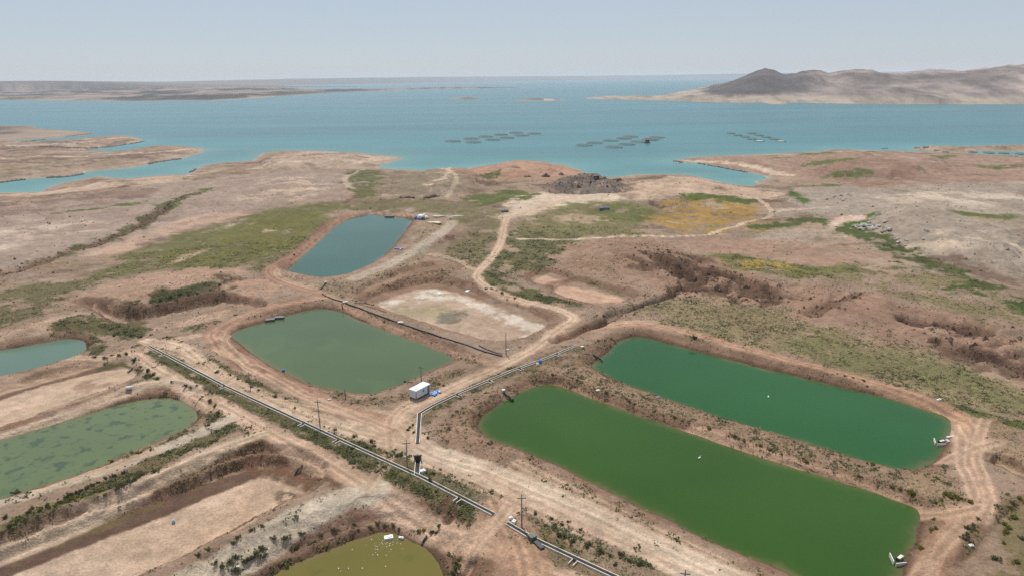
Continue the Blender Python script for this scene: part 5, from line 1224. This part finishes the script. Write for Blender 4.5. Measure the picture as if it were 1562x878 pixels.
RX, RY = [], []
q = random.Random(21)
for L, n in (([(100, 209), (125, 206.5), (138, 204.5)], 60), ([(30, 217), (70, 213)], 30), ([(60, 232), (120, 229.5), (160, 225.5), (200, 220), (219, 216)], 140), ([(225, 251.5), (250, 246), (275, 243)], 60), ([(70, 271.5), (100, 270.5), (126, 266)], 70), ([(0, 279), (40, 274)], 40),
             ([(1028, 246), (1040, 248.5)], 20), ([(1065, 249.5), (1110, 257.5), (1140, 263.5)], 50), ([(290, 264), (298, 259)], 20), ([(0, 236.5), (40, 233.5)], 30)):
    W = smooth_open(pxy(L, LAKE_Z), 1); D = np.concatenate([[0], np.cumsum(np.hypot(*np.diff(W, axis=0).T))])
    for i in range(n * 2):
        t_ = q.uniform(0, D[-1]); RX.append(np.interp(t_, D, W[:, 0]) + q.gauss(0, .8)); RY.append(np.interp(t_, D, W[:, 1]) + q.gauss(.6, 1.2))
m = MB()
for i, (a, b, c) in enumerate(zip(RX, RY, ground_z(RX, RY))): r = q.uniform(.5, 1.5); m.blob((a, b, max(c, LAKE_Z) + .1), (r, r * .8, r * .7), i, 1, .3)
tag(m.build('shore_rocks', mat('dark_rock', (.13, .115, .10), .9, .3, 1)), 'dark rocks lining the waterline of the shore spits', None, None, 'stuff')

# the dark hut and heaps of earth by the grey mound
def hut():
    g = gp(909.5, 274); t = empty('hut', g, .05); tag(t, 'small dark hut on the far side of the grey gravel mound', 'hut')
    MB().box((0, 0, 1.7), (4.8, 3.4, 3.6)).build('wall', DARKWOOD, t)
    MB().box((0, 0, 3.6), (5.4, 4.0, .25)).build('roof', GREYT, t)
    d = MB().box((-.9, -1.74, 1.3), (1.1, .08, 2.2)).build('door', WOOD, t); MB().box((-.5, -1.82, 1.3), (.06, .06, .2)).build('handle', STEEL, d)
    MB().box((1.2, -1.74, 1.9), (1.1, .08, .9)).build('window', GLASS, t)
hut()
def earth(px, py, rx, rz_, label):
    g = gp(px, py); t = MB().blob((0, 0, 0), (rx * .72, rx * .5, rz_ * .62), int(px), 3, .22, .8).build('dirt_mound', DIRT, None, True); t.location = g
    tag(t, label, 'dirt mound', 'heaps of dark red earth')
for a in [(620, 302, 7, 3.2, 'dark red earth heap in front of the olive hill, left of its pair'), (658, 301, 9, 3.6, 'dark red earth heap in front of the olive hill, right of its pair'),
          (832, 270, 6.5, 4.6, 'dark red earth heap left of the grey gravel mound'), (856, 267, 4.2, 3.6, 'small dark earth heap above the left end of the grey gravel mound'),
          (920, 272, 5.5, 3.6, 'dark red earth heap just right of the small dark hut'), (941, 276, 6, 4.6, 'pointed earth heap right of the grey gravel mound near the waterline'),
          (805, 270, 5, 2.4, 'low red earth heap on the shore track left of the grey mound')]: earth(*a)

# rubble of pale stones on the right
sp = MB().blob((0, 0, .3), (1, .8, .8), 5, 2, .25, .4).build('boulder', STONE, None, False)
rr_ = random.Random(3); k = 0
for i in range(64):
    if i < 44: px, py = 1300 + rr_.gauss(26, 13), 347 + rr_.gauss(0, 3.2)
    elif i < 54: px, py = rr_.uniform(1350, 1420), rr_.uniform(350, 378)
    else: px, py = rr_.uniform(1260, 1300), rr_.uniform(297, 306)
    o = sp if i == 0 else sp.copy()
    if i: COL.objects.link(o)
    o.location = gp(px, py); s = rr_.gammavariate(4, .18) + .25; o.scale = (s * rr_.uniform(.9, 1.6), s, s * rr_.uniform(.7, 1.1)); o.rotation_euler = (rr_.uniform(-.3, .3), 0, rr_.uniform(0, 6))
    if i < 44: tag(o, 'pale boulder in the rubble spread below the bright green patch at right', 'boulder', 'boulders of the rubble spread')
    elif i < 54: tag(o, 'pale boulder scattered on the grey slope right of the rubble spread', 'boulder', 'boulders scattered on the grey slope')
    else: tag(o, 'pale boulder in the outcrop above the small green wedge at upper right', 'boulder', 'boulders of the upper outcrop')

# ------------------------------------------------------------------ vegetation
def leaf_mat(name, a, b):
    m, t, p = nodes(name); oi = t.nodes.new('ShaderNodeNewGeometry'); n = noise_node(t, .9, 3, .6, oi.outputs['Position'])
    mx = t.nodes.new('ShaderNodeMix'); mx.data_type = 'RGBA'; mx.inputs[6].default_value = (*a, 1); mx.inputs[7].default_value = (*b, 1)
    add = t.nodes.new('ShaderNodeMath'); add.operation = 'MULTIPLY_ADD'; add.inputs[1].default_value = .55
    sc = t.nodes.new('ShaderNodeMath'); sc.operation = 'MULTIPLY'; sc.inputs[1].default_value = .45
    t.links.new(n.outputs[0], sc.inputs[0]); t.links.new(oi.outputs['Random Per Island'], add.inputs[0]); t.links.new(sc.outputs[0], add.inputs[2])
    t.links.new(add.outputs[0], mx.inputs[0]); t.links.new(mx.outputs[2], p.inputs['Base Color'])
    p.inputs['Roughness'].default_value = .7; p.inputs['Specular IOR Level'].default_value = .2
    tr = t.nodes.new('ShaderNodeBsdfTranslucent'); t.links.new(mx.outputs[2], tr.inputs[0])
    ms = t.nodes.new('ShaderNodeMixShader'); ms.inputs[0].default_value = .4; out = t.nodes['Material Output']
    t.links.new(p.outputs[0], ms.inputs[1]); t.links.new(tr.outputs[0], ms.inputs[2]); t.links.new(ms.outputs[0], out.inputs[0])
    return m
LEAF_G = leaf_mat('green_leaves', (.07, .082, .032), (.16, .16, .066))
LEAF_D = leaf_mat('dry_grass', (.23, .175, .10), (.40, .32, .20))
LEAF_Y = leaf_mat('yellow_green_leaves', (.12, .125, .022), (.23, .215, .042))
LEAF_B = leaf_mat('dark_leaves', (.062, .078, .03), (.145, .155, .062))
def tuft_cloud(name, X, Y, Z, size, flat, material, nb=7, spread=.55, label=None):
    """one mesh of little leaf clumps, nb bent blades each"""
    n = len(X); ph = RNG.uniform(0, 6.283, (n, nb)); el = RNG.uniform(.25, 1.3, (n, nb)); ln = size[:, None] * RNG.uniform(.6, 1.2, (n, nb))
    ox = RNG.normal(0, spread, (n, nb)) * size[:, None]; oy = RNG.normal(0, spread, (n, nb)) * size[:, None]
    ce, se = np.cos(el), np.sin(el) * flat; dx, dy = np.cos(ph), np.sin(ph); wd = ln * .34
    bx = X[:, None] + ox; by = Y[:, None] + oy; bz = Z[:, None] - .03 + 0 * ph
    mx_, my_ = bx + dx * ce * ln * .55, by + dy * ce * ln * .55; mz = bz + se * ln * .75
    tx, ty = bx + dx * ln * .95 * ce, by + dy * ln * .95 * ce; tz = bz + se * ln
    V = np.stack([np.stack([bx, by, bz], -1), np.stack([mx_ - dy * wd, my_ + dx * wd, mz], -1), np.stack([tx, ty, tz], -1), np.stack([mx_ + dy * wd, my_ - dx * wd, mz], -1)], 2).reshape(-1, 3)
    F_ = np.arange(len(V)).reshape(-1, 4)
    o = from_np(name, V, F_, material, None, False); tag(o, label, None, None, 'stuff'); return o
NC = 620000
u = RNG.uniform(0, 1, NC); r_ = np.sqrt(90 ** 2 + u * (400 ** 2 - 90 ** 2)); th = RNG.uniform(-.72, .72, NC)
vx, vy = r_ * np.sin(th), r_ * np.cos(th)
cc_, vg = ground_colour(vx, vy, np.zeros(NC), True)
clump = fbm(vx, vy, 4.5, 3, 101); clump = sm(.42, .66, clump)
inw = np.zeros(NC, bool)
for p in POND.values():
    if not p['dry']:
        m = (vx > p['lo'][0]) & (vx < p['hi'][0]) & (vy > p['lo'][1]) & (vy < p['hi'][1]); inw[m] |= sd_poly(p['P'], vx[m], vy[m]) > -.3
rnd = RNG.uniform(0, 1, NC)
fade = 1 - .8 * sm(230, 395, r_)
dens = {'g': vg[:, 0] * (.15 + .85 * clump) * .62, 'd': vg[:, 1] * (.3 + .7 * (1 - clump)) * .48, 'y': vg[:, 2] * .35 * clump, 'b': vg[:, 3] * clump * .22}
acc = np.zeros(NC); pick = {}
for q in 'gdyb':
    pick[q] = (rnd >= acc) & (rnd < acc + dens[q] * fade) & ~inw; acc = acc + dens[q] * fade
far_k = lambda m: 1 + .25 * sm(250, 400, r_[m])
for q, nm, mt, s0, s1, fl, nb, lab in (('g', 'low_weeds', LEAF_G, .28, .6, .5, 6, 'low green weeds scattered over banks and fields'), ('d', 'dry_grass', LEAF_D, .25, .55, .45, 5, 'straw coloured dry grass tufts on the banks'),
                                       ('y', 'yellow_weeds', LEAF_Y, .3, .65, .8, 6, 'yellow green weeds along the banks'), ('b', 'leafy_weeds', LEAF_B, .4, .8, .65, 12, 'darker leafy weed clumps along canal and ponds')):
    m = pick[q]; zz = ground_z(vx[m], vy[m])
    tuft_cloud(nm, vx[m], vy[m], zz, RNG.uniform(s0, s1, m.sum()) * far_k(m), fl, mt, nb, .5, lab)
# clods and pebbles on the bare banks
NP = 130000
u = RNG.uniform(0, 1, NP); r2 = np.sqrt(92 ** 2 + u * (330 ** 2 - 92 ** 2)); th2 = RNG.uniform(-.70, .70, NP)
qx, qy = r2 * np.sin(th2), r2 * np.cos(th2)
keep = fbm(qx, qy, 14, 3, 105) + RNG.uniform(-.2, .2, NP) > .55
for p in POND.values():
    m = (qx > p['lo'][0]) & (qx < p['hi'][0]) & (qy > p['lo'][1]) & (qy < p['hi'][1]); keep[m] &= sd_poly(p['P'], qx[m], qy[m]) < -.4
for P, wd, *_ in ROADS:
    m = (qx > P[:, 0].min() - wd) & (qx < P[:, 0].max() + wd) & (qy > P[:, 1].min() - wd) & (qy < P[:, 1].max() + wd)
    keep[m] &= d_line(P, qx[m], qy[m])[0] > wd * .5
for P in CANALS.values(): keep &= d_line(P[:, :2], qx, qy)[0] > 1.0
qx, qy = qx[keep], qy[keep]; qz = ground_z(qx, qy); n = len(qx); s = RNG.gamma(2.0, .055, n) + .05
base = np.array([(1, 0, 0), (-.5, .87, 0), (-.5, -.87, 0), (.1, .05, 1)])
ang = RNG.uniform(0, 6.28, n); ca, sa = np.cos(ang)[:, None], np.sin(ang)[:, None]
B = base[None] * (s[:, None, None] * RNG.uniform(.7, 1.4, (n, 4, 3)))
V = np.stack([qx[:, None] + B[..., 0] * ca - B[..., 1] * sa, qy[:, None] + B[..., 0] * sa + B[..., 1] * ca, qz[:, None] - .04 + B[..., 2] * .8], -1).reshape(-1, 3)
T = (np.array([(0, 1, 3), (1, 2, 3), (2, 0, 3)])[None] + 4 * np.arange(n)[:, None, None]).reshape(-1, 3)
cl = from_np('clods', V, T, mat('clod_earth', tuple(alb((150, 118, 96))), .95, .3, .4), None, False); tag(cl, 'earth clods and small stones strewn over the banks', None, None, 'stuff')

# broken lumps of earth in the eroded ground and stray stones over the wild slopes
NL = 60000
u = RNG.uniform(0, 1, NL); r3 = np.sqrt(240 ** 2 + u * (680 ** 2 - 240 ** 2)); th3 = RNG.uniform(-.70, .70, NL)
wx_, wy_ = r3 * np.sin(th3), r3 * np.cos(th3)
rg = sd_rough(wx_, wy_)
gd = np.zeros(NL)
for P, dep, wd in GULLY:
    m = (wx_ > P[:, 0].min() - 15) & (wx_ < P[:, 0].max() + 15) & (wy_ > P[:, 1].min() - 15) & (wy_ < P[:, 1].max() + 15)
    if m.any(): gd[m] = np.maximum(gd[m], 1 - sm(1, 9, d_line(P, wx_[m], wy_[m])[0]))
pr = .05 + .10 * sm(.5, .7, fbm(wx_, wy_, 40, 3, 121)) + .75 * rg * sm(.45, .6, fbm(wx_, wy_, 14, 3, 122)) + .6 * gd
keep = (RNG.uniform(0, 1, NL) < pr)
for p in POND.values():
    m = (wx_ > p['lo'][0]) & (wx_ < p['hi'][0]) & (wy_ > p['lo'][1]) & (wy_ < p['hi'][1]); keep[m] &= sd_poly(p['P'], wx_[m], wy_[m]) < -1.5
for P, wd, *_ in ROADS:
    m = (wx_ > P[:, 0].min() - wd) & (wx_ < P[:, 0].max() + wd) & (wy_ > P[:, 1].min() - wd) & (wy_ < P[:, 1].max() + wd)
    keep[m] &= d_line(P, wx_[m], wy_[m])[0] > wd * .6
wz_ = ground_z(wx_, wy_); keep &= wz_ > LAKE_Z + .4
wx_, wy_, wz_, rgk = wx_[keep], wy_[keep], wz_[keep], np.maximum(rg, gd)[keep]; n = len(wx_)
s = (RNG.gamma(2.0, .12, n) + .15) * (1 + .8 * rgk)
ang = RNG.uniform(0, 6.28, n); ca, sa = np.cos(ang)[:, None], np.sin(ang)[:, None]
B = base[None] * (s[:, None, None] * RNG.uniform(.7, 1.4, (n, 4, 3)))
V = np.stack([wx_[:, None] + B[..., 0] * ca - B[..., 1] * sa, wy_[:, None] + B[..., 0] * sa + B[..., 1] * ca, wz_[:, None] - .08 + B[..., 2] * .8], -1).reshape(-1, 3)
T = (np.array([(0, 1, 3), (1, 2, 3), (2, 0, 3)])[None] + 4 * np.arange(n)[:, None, None]).reshape(-1, 3)
tag(from_np('earth_lumps', V, T, mat('broken_earth', tuple(alb((140, 108, 88))), .95, .35, .15), None, False), 'broken earth lumps and stones on the eroded slopes', None, None, 'stuff')

# bigger bushes, each one a thing
def bush_proto(name, leaf, n, seed, tall=1.0):
    t = empty(name); r = np.random.default_rng(seed)
    ctr = r.normal(0, .42, (9, 3)) * [1, 1, .45]; ctr[:, 2] = np.abs(ctr[:, 2]) + .38
    c = ctr[r.integers(0, 9, n)] + r.normal(0, .20, (n, 3)); c[:, 2] = np.maximum(c[:, 2], .06) * tall
    nrm = r.normal(0, 1, (n, 3)); nrm /= np.linalg.norm(nrm, axis=1)[:, None]; up = r.normal(0, 1, (n, 3)); a = np.cross(nrm, up); a /= np.linalg.norm(a, axis=1)[:, None]; b = np.cross(nrm, a)
    l = r.uniform(.09, .2, n)[:, None]; V = np.stack([c - a * l, c + b * l * .55, c + a * l, c - b * l * .55], 1).reshape(-1, 3)
    o = from_np('foliage', V, np.arange(4 * n).reshape(-1, 4), leaf, t, False)
    m = MB()
    for i in range(6): m.tube([(0, 0, -.1), tuple(ctr[i] * [.5, .5, .5 * tall]), tuple(ctr[i] * [1, 1, tall])], [.05, .035, .015], 5)
    m.build('stem', DARKWOOD, t)
    return t
PROTO = {'yellow': bush_proto('shrub', LEAF_Y, 420, 1, .8), 'dark': bush_proto('shrub', LEAF_B, 460, 2, 1.0), 'green': bush_proto('shrub', LEAF_G, 440, 3, .9)}
used = set()
def bush(px, py, kind, s, label, group):
    o = PROTO[kind] if kind not in used else copy_tree(PROTO[kind]); used.add(kind)
    o.location = gp(px, py); o.rotation_euler[2] = random.uniform(0, 6.28); k = s * .54 * random.uniform(.7, 1.25); o.scale = (k, k, k * random.uniform(.85, 1.15)); tag(o, label, 'shrub', group)
ySt = 'yellow green shrub on the strip between the two long green ponds'
for q in [(998, 632, 1.1), (1028, 640, 1.9), (1012, 636, 1.0), (1050, 648, 1.0), (1081, 654, 1.5), (1111, 667, 1.0), (1126, 671, 1.1), (1160, 680, 1.3), (1173, 686, 1.7), (1229, 705, 1.3), (1310, 710, 1.2), (1332, 708, 1.6), (1323, 706, 1.2), (1358, 722, 1.2), (1341, 713, 1.0), (1372, 748, 1.0), (1034, 608, 1.0), (843, 576, 1.3), (836, 574, 1.0), (931, 528, 1.2), (924, 532, .9)]: bush(q[0], q[1], 'yellow', q[2] * .8, ySt if q[0] > 950 else 'yellow green shrub above the left tips of the long ponds', 'yellow green shrubs by the long green ponds' if q[0] > 950 else 'yellow green shrubs above the pond tips')
for q in [(1121, 667, 1.2), (1135, 672, 1.0), (1192, 694, 1.0), (925, 600, 1.1), (960, 612, 1.0), (968, 616, 1.1), (955, 608, .8), (885, 584, 1.0), (880, 580, .9), (1310, 728, .9), (1360, 748, 1.1)]: bush(q[0], q[1], 'green', q[2], 'small dull green shrub between the two long green ponds', 'dull green shrubs between the long ponds')
bush(1059, 531, 'dark', 1.7, 'single dark round bush at the far waterline of the upper long pond', None)
for q in [(1286, 586, 1.0), (1300, 589, .8), (1276, 580, .8), (1316, 596, 1.0), (1320, 601, .9)]: bush(*q[:2], 'dark', q[2], 'dark bush on the far bank of the upper long pond', 'dark bushes on the far bank of the upper long pond')
for q in [(1391, 760, 1.6)]: bush(*q[:2], 'yellow', q[2] * .9, 'bright yellow green shrub near the right tip of the lower long pond', None)
for q in [(1450, 757, 1.8), (1458, 759, 1.6), (1466, 760, 1.2), (1444, 754, 1.3), (1480, 766, 1.3)]: bush(*q[:2], 'yellow', q[2], 'olive shrub on the corner inside the winding track at right', 'olive shrubs inside the winding track')
for q in [(1423, 792, 1.2), (1421, 808, 1.4), (1404, 837, 1.3), (1428, 806, .8)]: bush(*q[:2], 'yellow', q[2] * .9, 'yellow green shrub between the lower long pond and the winding track', 'yellow green shrubs by the winding track')
for q in [(1472, 822, 1.4), (1480, 828, 1.3), (1476, 806, 1.2), (1484, 802, 1.1), (1475, 816, 1.0), (1492, 791, .9)]: bush(*q[:2], 'green', q[2], 'dull green weed bush right of the winding track', 'weed bushes right of the winding track')
for q in [(1532, 800, 1.4), (1540, 806, 1.5), (1548, 790, 1.6), (1556, 760, 1.5), (1545, 768, 1.5), (1536, 812, 1.3), (1530, 828, 1.2), (1517, 852, 1.3), (1552, 858, 1.4), (1541, 775, 1.4), (1559, 822, 1.2)]: bush(*q[:2], 'green' if q[0] % 2 else 'yellow', q[2], 'weed bush in the patch at the right edge of the picture', 'weed bushes at the right edge')
for q in [(874, 825, 1.8), (896, 834, 1.8), (852, 817, 1.4), (900, 830, 1.2), (870, 832, 1.0), (858, 800, 1.3), (842, 791, 1.1), (930, 848, 1.3), (945, 845, 1.3), (960, 856, 1.3), (938, 862, 1.1), (975, 862, 1.2), (866, 796, 1.0), (885, 808, 1.0), (915, 840, 1.2), (817, 754 + 30, 1.0)]: bush(*q[:2], 'dark', q[2] * .8, 'dark bush between the canal end and the gravel road', 'dark bushes on the lower verge')
for q in [(566, 674, 1.5), (572, 680, 1.6), (590, 690, 1.5), (605, 696, 1.3), (560, 682, 1.2), (540, 666, 1.2), (612, 694, 1.5), (655, 732, 1.2), (662, 722, 1.3), (672, 716, 1.1), (665, 750, 1.5), (576, 706, 1.4), (536, 684, 1.5), (585, 712, 1.0), (510, 655, 1.2), (450, 622, 1.3), (420, 605, 1.3), (395, 595, 1.3), (362, 578, 1.2), (352, 572, 1.2), (330, 568, 1.2)]: bush(*q[:2], 'dark' if q[0] % 3 else 'green', q[2] * .75, 'leafy bush on the weedy verge of the long concrete canal', 'bushes along the long canal')
for q in [(312, 579, 1.3), (318, 583, 1.0), (270, 556, 1.0), (495, 650, .9), (700, 766, 1.0)]: bush(*q[:2], 'yellow', q[2] * .9, 'yellow green shrub close against the long concrete canal', 'yellow shrubs along the long canal')
for q in [(100, 777, 1.9), (114, 774, 1.5), (122, 771, 1.4), (148, 762, 1.9), (154, 760, 1.5), (160, 752, 1.2), (176, 746, 1.1), (88, 792, 1.2), (106, 788, 1.2), (67, 800, 1.5), (30, 803, 1.6), (4, 812, 1.6), (82, 796, 1.3), (170, 704, 1.2)]: bush(*q[:2], 'yellow', q[2] * .8, 'yellow bush on the dike beside the large dry basin', 'yellow bushes on the left dike')
for q in [(92, 766, 1.6), (100, 760, 1.6), (108, 756, 1.5), (116, 752, 1.6), (124, 748, 1.5), (133, 744, 1.5), (142, 740, 1.6), (150, 736, 1.4), (162, 730, 1.6), (175, 726, 1.4), (188, 722, 1.3), (44, 782, 1.6), (50, 776, 1.4), (14, 803, 1.7), (8, 790, 1.2), (60, 780, 1.3), (72, 772, 1.3)]: bush(*q[:2], 'dark', q[2] * .85, 'tall dark bush in the ditch below the murky pond', 'dark bushes in the left ditch')
for q in [(96, 725, 1.2), (108, 722, 1.2), (122, 716, 1.0), (134, 712, 1.1), (160, 700, 1.2), (176, 697, 1.3), (200, 688, 1.1), (215, 690, 1.1), (230, 686, 1.2), (60, 738, 1.2), (78, 732, 1.1), (26, 752, 1.6), (10, 756, 1.3), (55, 742, 1.3)]: bush(*q[:2], 'green', q[2] * .9, 'reedy bush along the near waterline of the murky weedy pond', 'reedy bushes by the murky pond')
for q in [(186, 768, 1.5), (200, 760, 1.4), (210, 756, 1.4), (222, 748, 1.2), (240, 742, 1.2), (190, 764, 1.3)]: bush(*q[:2], 'green', q[2], 'olive bush on the lip of the large dry basin', 'olive bushes on the basin lip')
for q in [(303, 847, 1.0), (318, 838, 1.3), (356, 828, 1.4), (362, 822, 1.2), (383, 809, 1.1), (400, 802, 1.0)]: bush(*q[:2], 'green', q[2] * .8, 'green bush on the dike left of the olive pond', 'bushes on the lower dike')
for q in [(352, 858, 1.8), (360, 850, 1.6), (385, 852, 2.0), (392, 846, 1.8), (375, 862, 1.7), (400, 838, 1.6), (340, 870, 1.8), (360, 872, 2.0), (420, 836, 1.6), (436, 832, 1.5), (460, 824, 1.5), (490, 818, 1.4), (510, 812, 1.3), (452, 836, 1.3), (478, 828, 1.3), (330, 862, 1.2), (404, 850, 1.6), (540, 800, 1.3)]: bush(*q[:2], 'dark' if q[0] % 2 else 'green', q[2] * .85, 'bush in the thicket on the left bank of the olive pond', 'thicket left of the olive pond')
for q in [(576, 800, 1.6), (587, 802, 1.4), (600, 802, 1.3), (609, 808, 1.3), (565, 805, 1.3)]: bush(*q[:2], 'green', q[2] * .8, 'olive bush at the far bank of the olive pond', 'bushes on the far bank of the olive pond')
for q in [(639, 811, 1.2), (647, 809, 1.6)]: bush(*q[:2], 'yellow', q[2] * .85, 'bright yellow green bush above the olive pond', 'yellow bushes above the olive pond')
for q in [(670, 802, 1.9), (659, 812, 1.4), (665, 813, 1.3)]: bush(*q[:2], 'dark', q[2] * .75, 'dark bush on the red slope above the olive pond', 'dark bushes on the red slope')
for q in [(694, 868, 1.9), (697, 860, 1.5), (692, 876, 1.6)]: bush(*q[:2], 'dark', q[2] * .85, 'bush at the right bank of the olive pond, dark and leafy', 'dark bushes right of the olive pond')
bush(700, 864, 'yellow', 1.2, 'bright yellow green bush at the right bank of the olive pond', None)
for q in [(145, 545, 1.4), (160, 548, 1.3), (170, 542, 1.4), (182, 545, 1.5), (195, 548, 1.6), (205, 552, 1.6), (215, 560, 1.6), (225, 566, 1.6), (234, 572, 1.7), (240, 578, 1.6), (222, 574, 1.5), (210, 564, 1.4)]: bush(*q[:2], 'dark' if q[0] % 2 else 'green', q[2] * .9, 'bush in the thicket ending the left pale basin', 'thicket at the end of the left dry basin')
for q in [(284, 590, 1.4), (292, 595, 1.4), (262, 588, 1.2), (308, 605, 1.3), (320, 612, 1.5), (328, 620, 1.4), (333, 630, 1.3), (322, 628, 1.2), (316, 640, 1.2), (318, 648, 1.1), (300, 588, 1.1)]: bush(*q[:2], 'dark' if q[0] % 3 else 'green', q[2] * .85, 'bush on the bank round the end of the murky weedy pond', 'bushes round the end of the murky pond')
for q in [(170, 502, 1.3), (180, 508, 1.5), (190, 506, 1.4), (200, 512, 1.5), (174, 512, 1.3), (230, 511, 1.2), (215, 514, 1.2), (182, 498, 1.3)]: bush(*q[:2], 'green', q[2], 'bush in the green patch beside the ravine and the left tracks', 'bushes beside the ravine')
for q in [(230, 462, 1.5), (245, 458, 1.5), (260, 454, 1.6), (275, 449, 1.6), (288, 445, 1.5), (300, 442, 1.4), (320, 437, 1.3), (335, 434, 1.3), (252, 464, 1.3), (270, 458, 1.2)]: bush(*q[:2], 'dark' if q[0] % 2 else 'green', q[2] * 1.1, 'bush on the dark slope of the red mound above the ravine', 'bushes on the red mound slope')
for q in [(741, 441, 1.4), (750, 445, 1.6), (758, 450, 1.5), (766, 454, 1.6), (774, 458, 1.4), (785, 462, 1.3)]: bush(*q[:2], 'yellow' if q[0] in (758, 774) else 'green', q[2] * .85, 'bush on the far rim of the dry salty basin', 'bushes on the rim of the dry salty basin')
for q in [(630, 648, 1.3), (625, 652, 1.3), (631, 659, 1.3), (622, 656, 1.1), (648, 662, 1.0), (652, 668, 1.0)]: bush(*q[:2], 'dark', q[2] * .75, 'dark bush beside the bent end of the side canal', 'dark bushes by the bent canal end')
for q in [(670, 586, 1.3), (676, 588, 1.1)]: bush(*q[:2], 'dark', q[2] * .75, 'dark bush on the bank right of the white cabin', 'bushes right of the cabin')
for q in [(449, 394, 1.3), (444, 401, 1.0)]: bush(*q[:2], 'yellow', q[2], 'yellow green bush at the left waterline of the farthest pond', 'bushes left of the farthest pond')

# floating foam flecks on the olive pond
m = MB(); q = random.Random(5); zg = POND['G']['zw']
for i in range(54):
    p = wp(q.gauss(581, 12), q.gauss(830, 7), zg) if i < 46 else wp(q.uniform(470, 640), q.uniform(845, 872), zg)
    m.blob((p.x, p.y, zg + .02), (q.uniform(.05, .12),) * 2 + (.05,), i, 1, .3)
fl = m.build('foam_flecks', WHITE); tag(fl, 'white flecks of foam litter floating on the olive pond', None, None, 'stuff')

# ------------------------------------------------------------------ the hazy air over the whole scene
hz = MB().box((0, 13500, 60), (70000, 31500, 170)).build('haze', bpy.data.materials.new('haze'))
hm = hz.data.materials[0]; hm.use_nodes = True; t = hm.node_tree
t.nodes.remove(t.nodes['Principled BSDF']); pv = t.nodes.new('ShaderNodeVolumePrincipled')
pv.inputs['Color'].default_value = (.88, .92, 1.0, 1); pv.inputs['Density'].default_value = 5.2e-5; pv.inputs['Anisotropy'].default_value = 0.0
t.links.new(pv.outputs[0], t.nodes['Material Output'].inputs['Volume'])
tag(hz, kind='stuff')

# ------------------------------------------------------------------ things that share a label are told apart by their place in the row
NTH = ['leftmost'] + [w_ + ' from the left' for w_ in 'second third fourth fifth sixth seventh eighth ninth tenth eleventh twelfth thirteenth fourteenth fifteenth sixteenth seventeenth eighteenth nineteenth twentieth twenty-first'.split()]
rows = {}
for o in bpy.data.objects:
    if o.get('group') and o.get('label') and o.name.startswith('shrub'): rows.setdefault(o['label'], []).append(o)
for lab, L in rows.items():
    if len(L) < 2: continue
    def col_of(o):
        v = np.array(o.location) - np.array([0, 0, H]); return (v @ Rv) / (v @ Fv)
    for o, nth in zip(sorted(L, key=col_of), NTH): o['label'] = lab + ', ' + nth
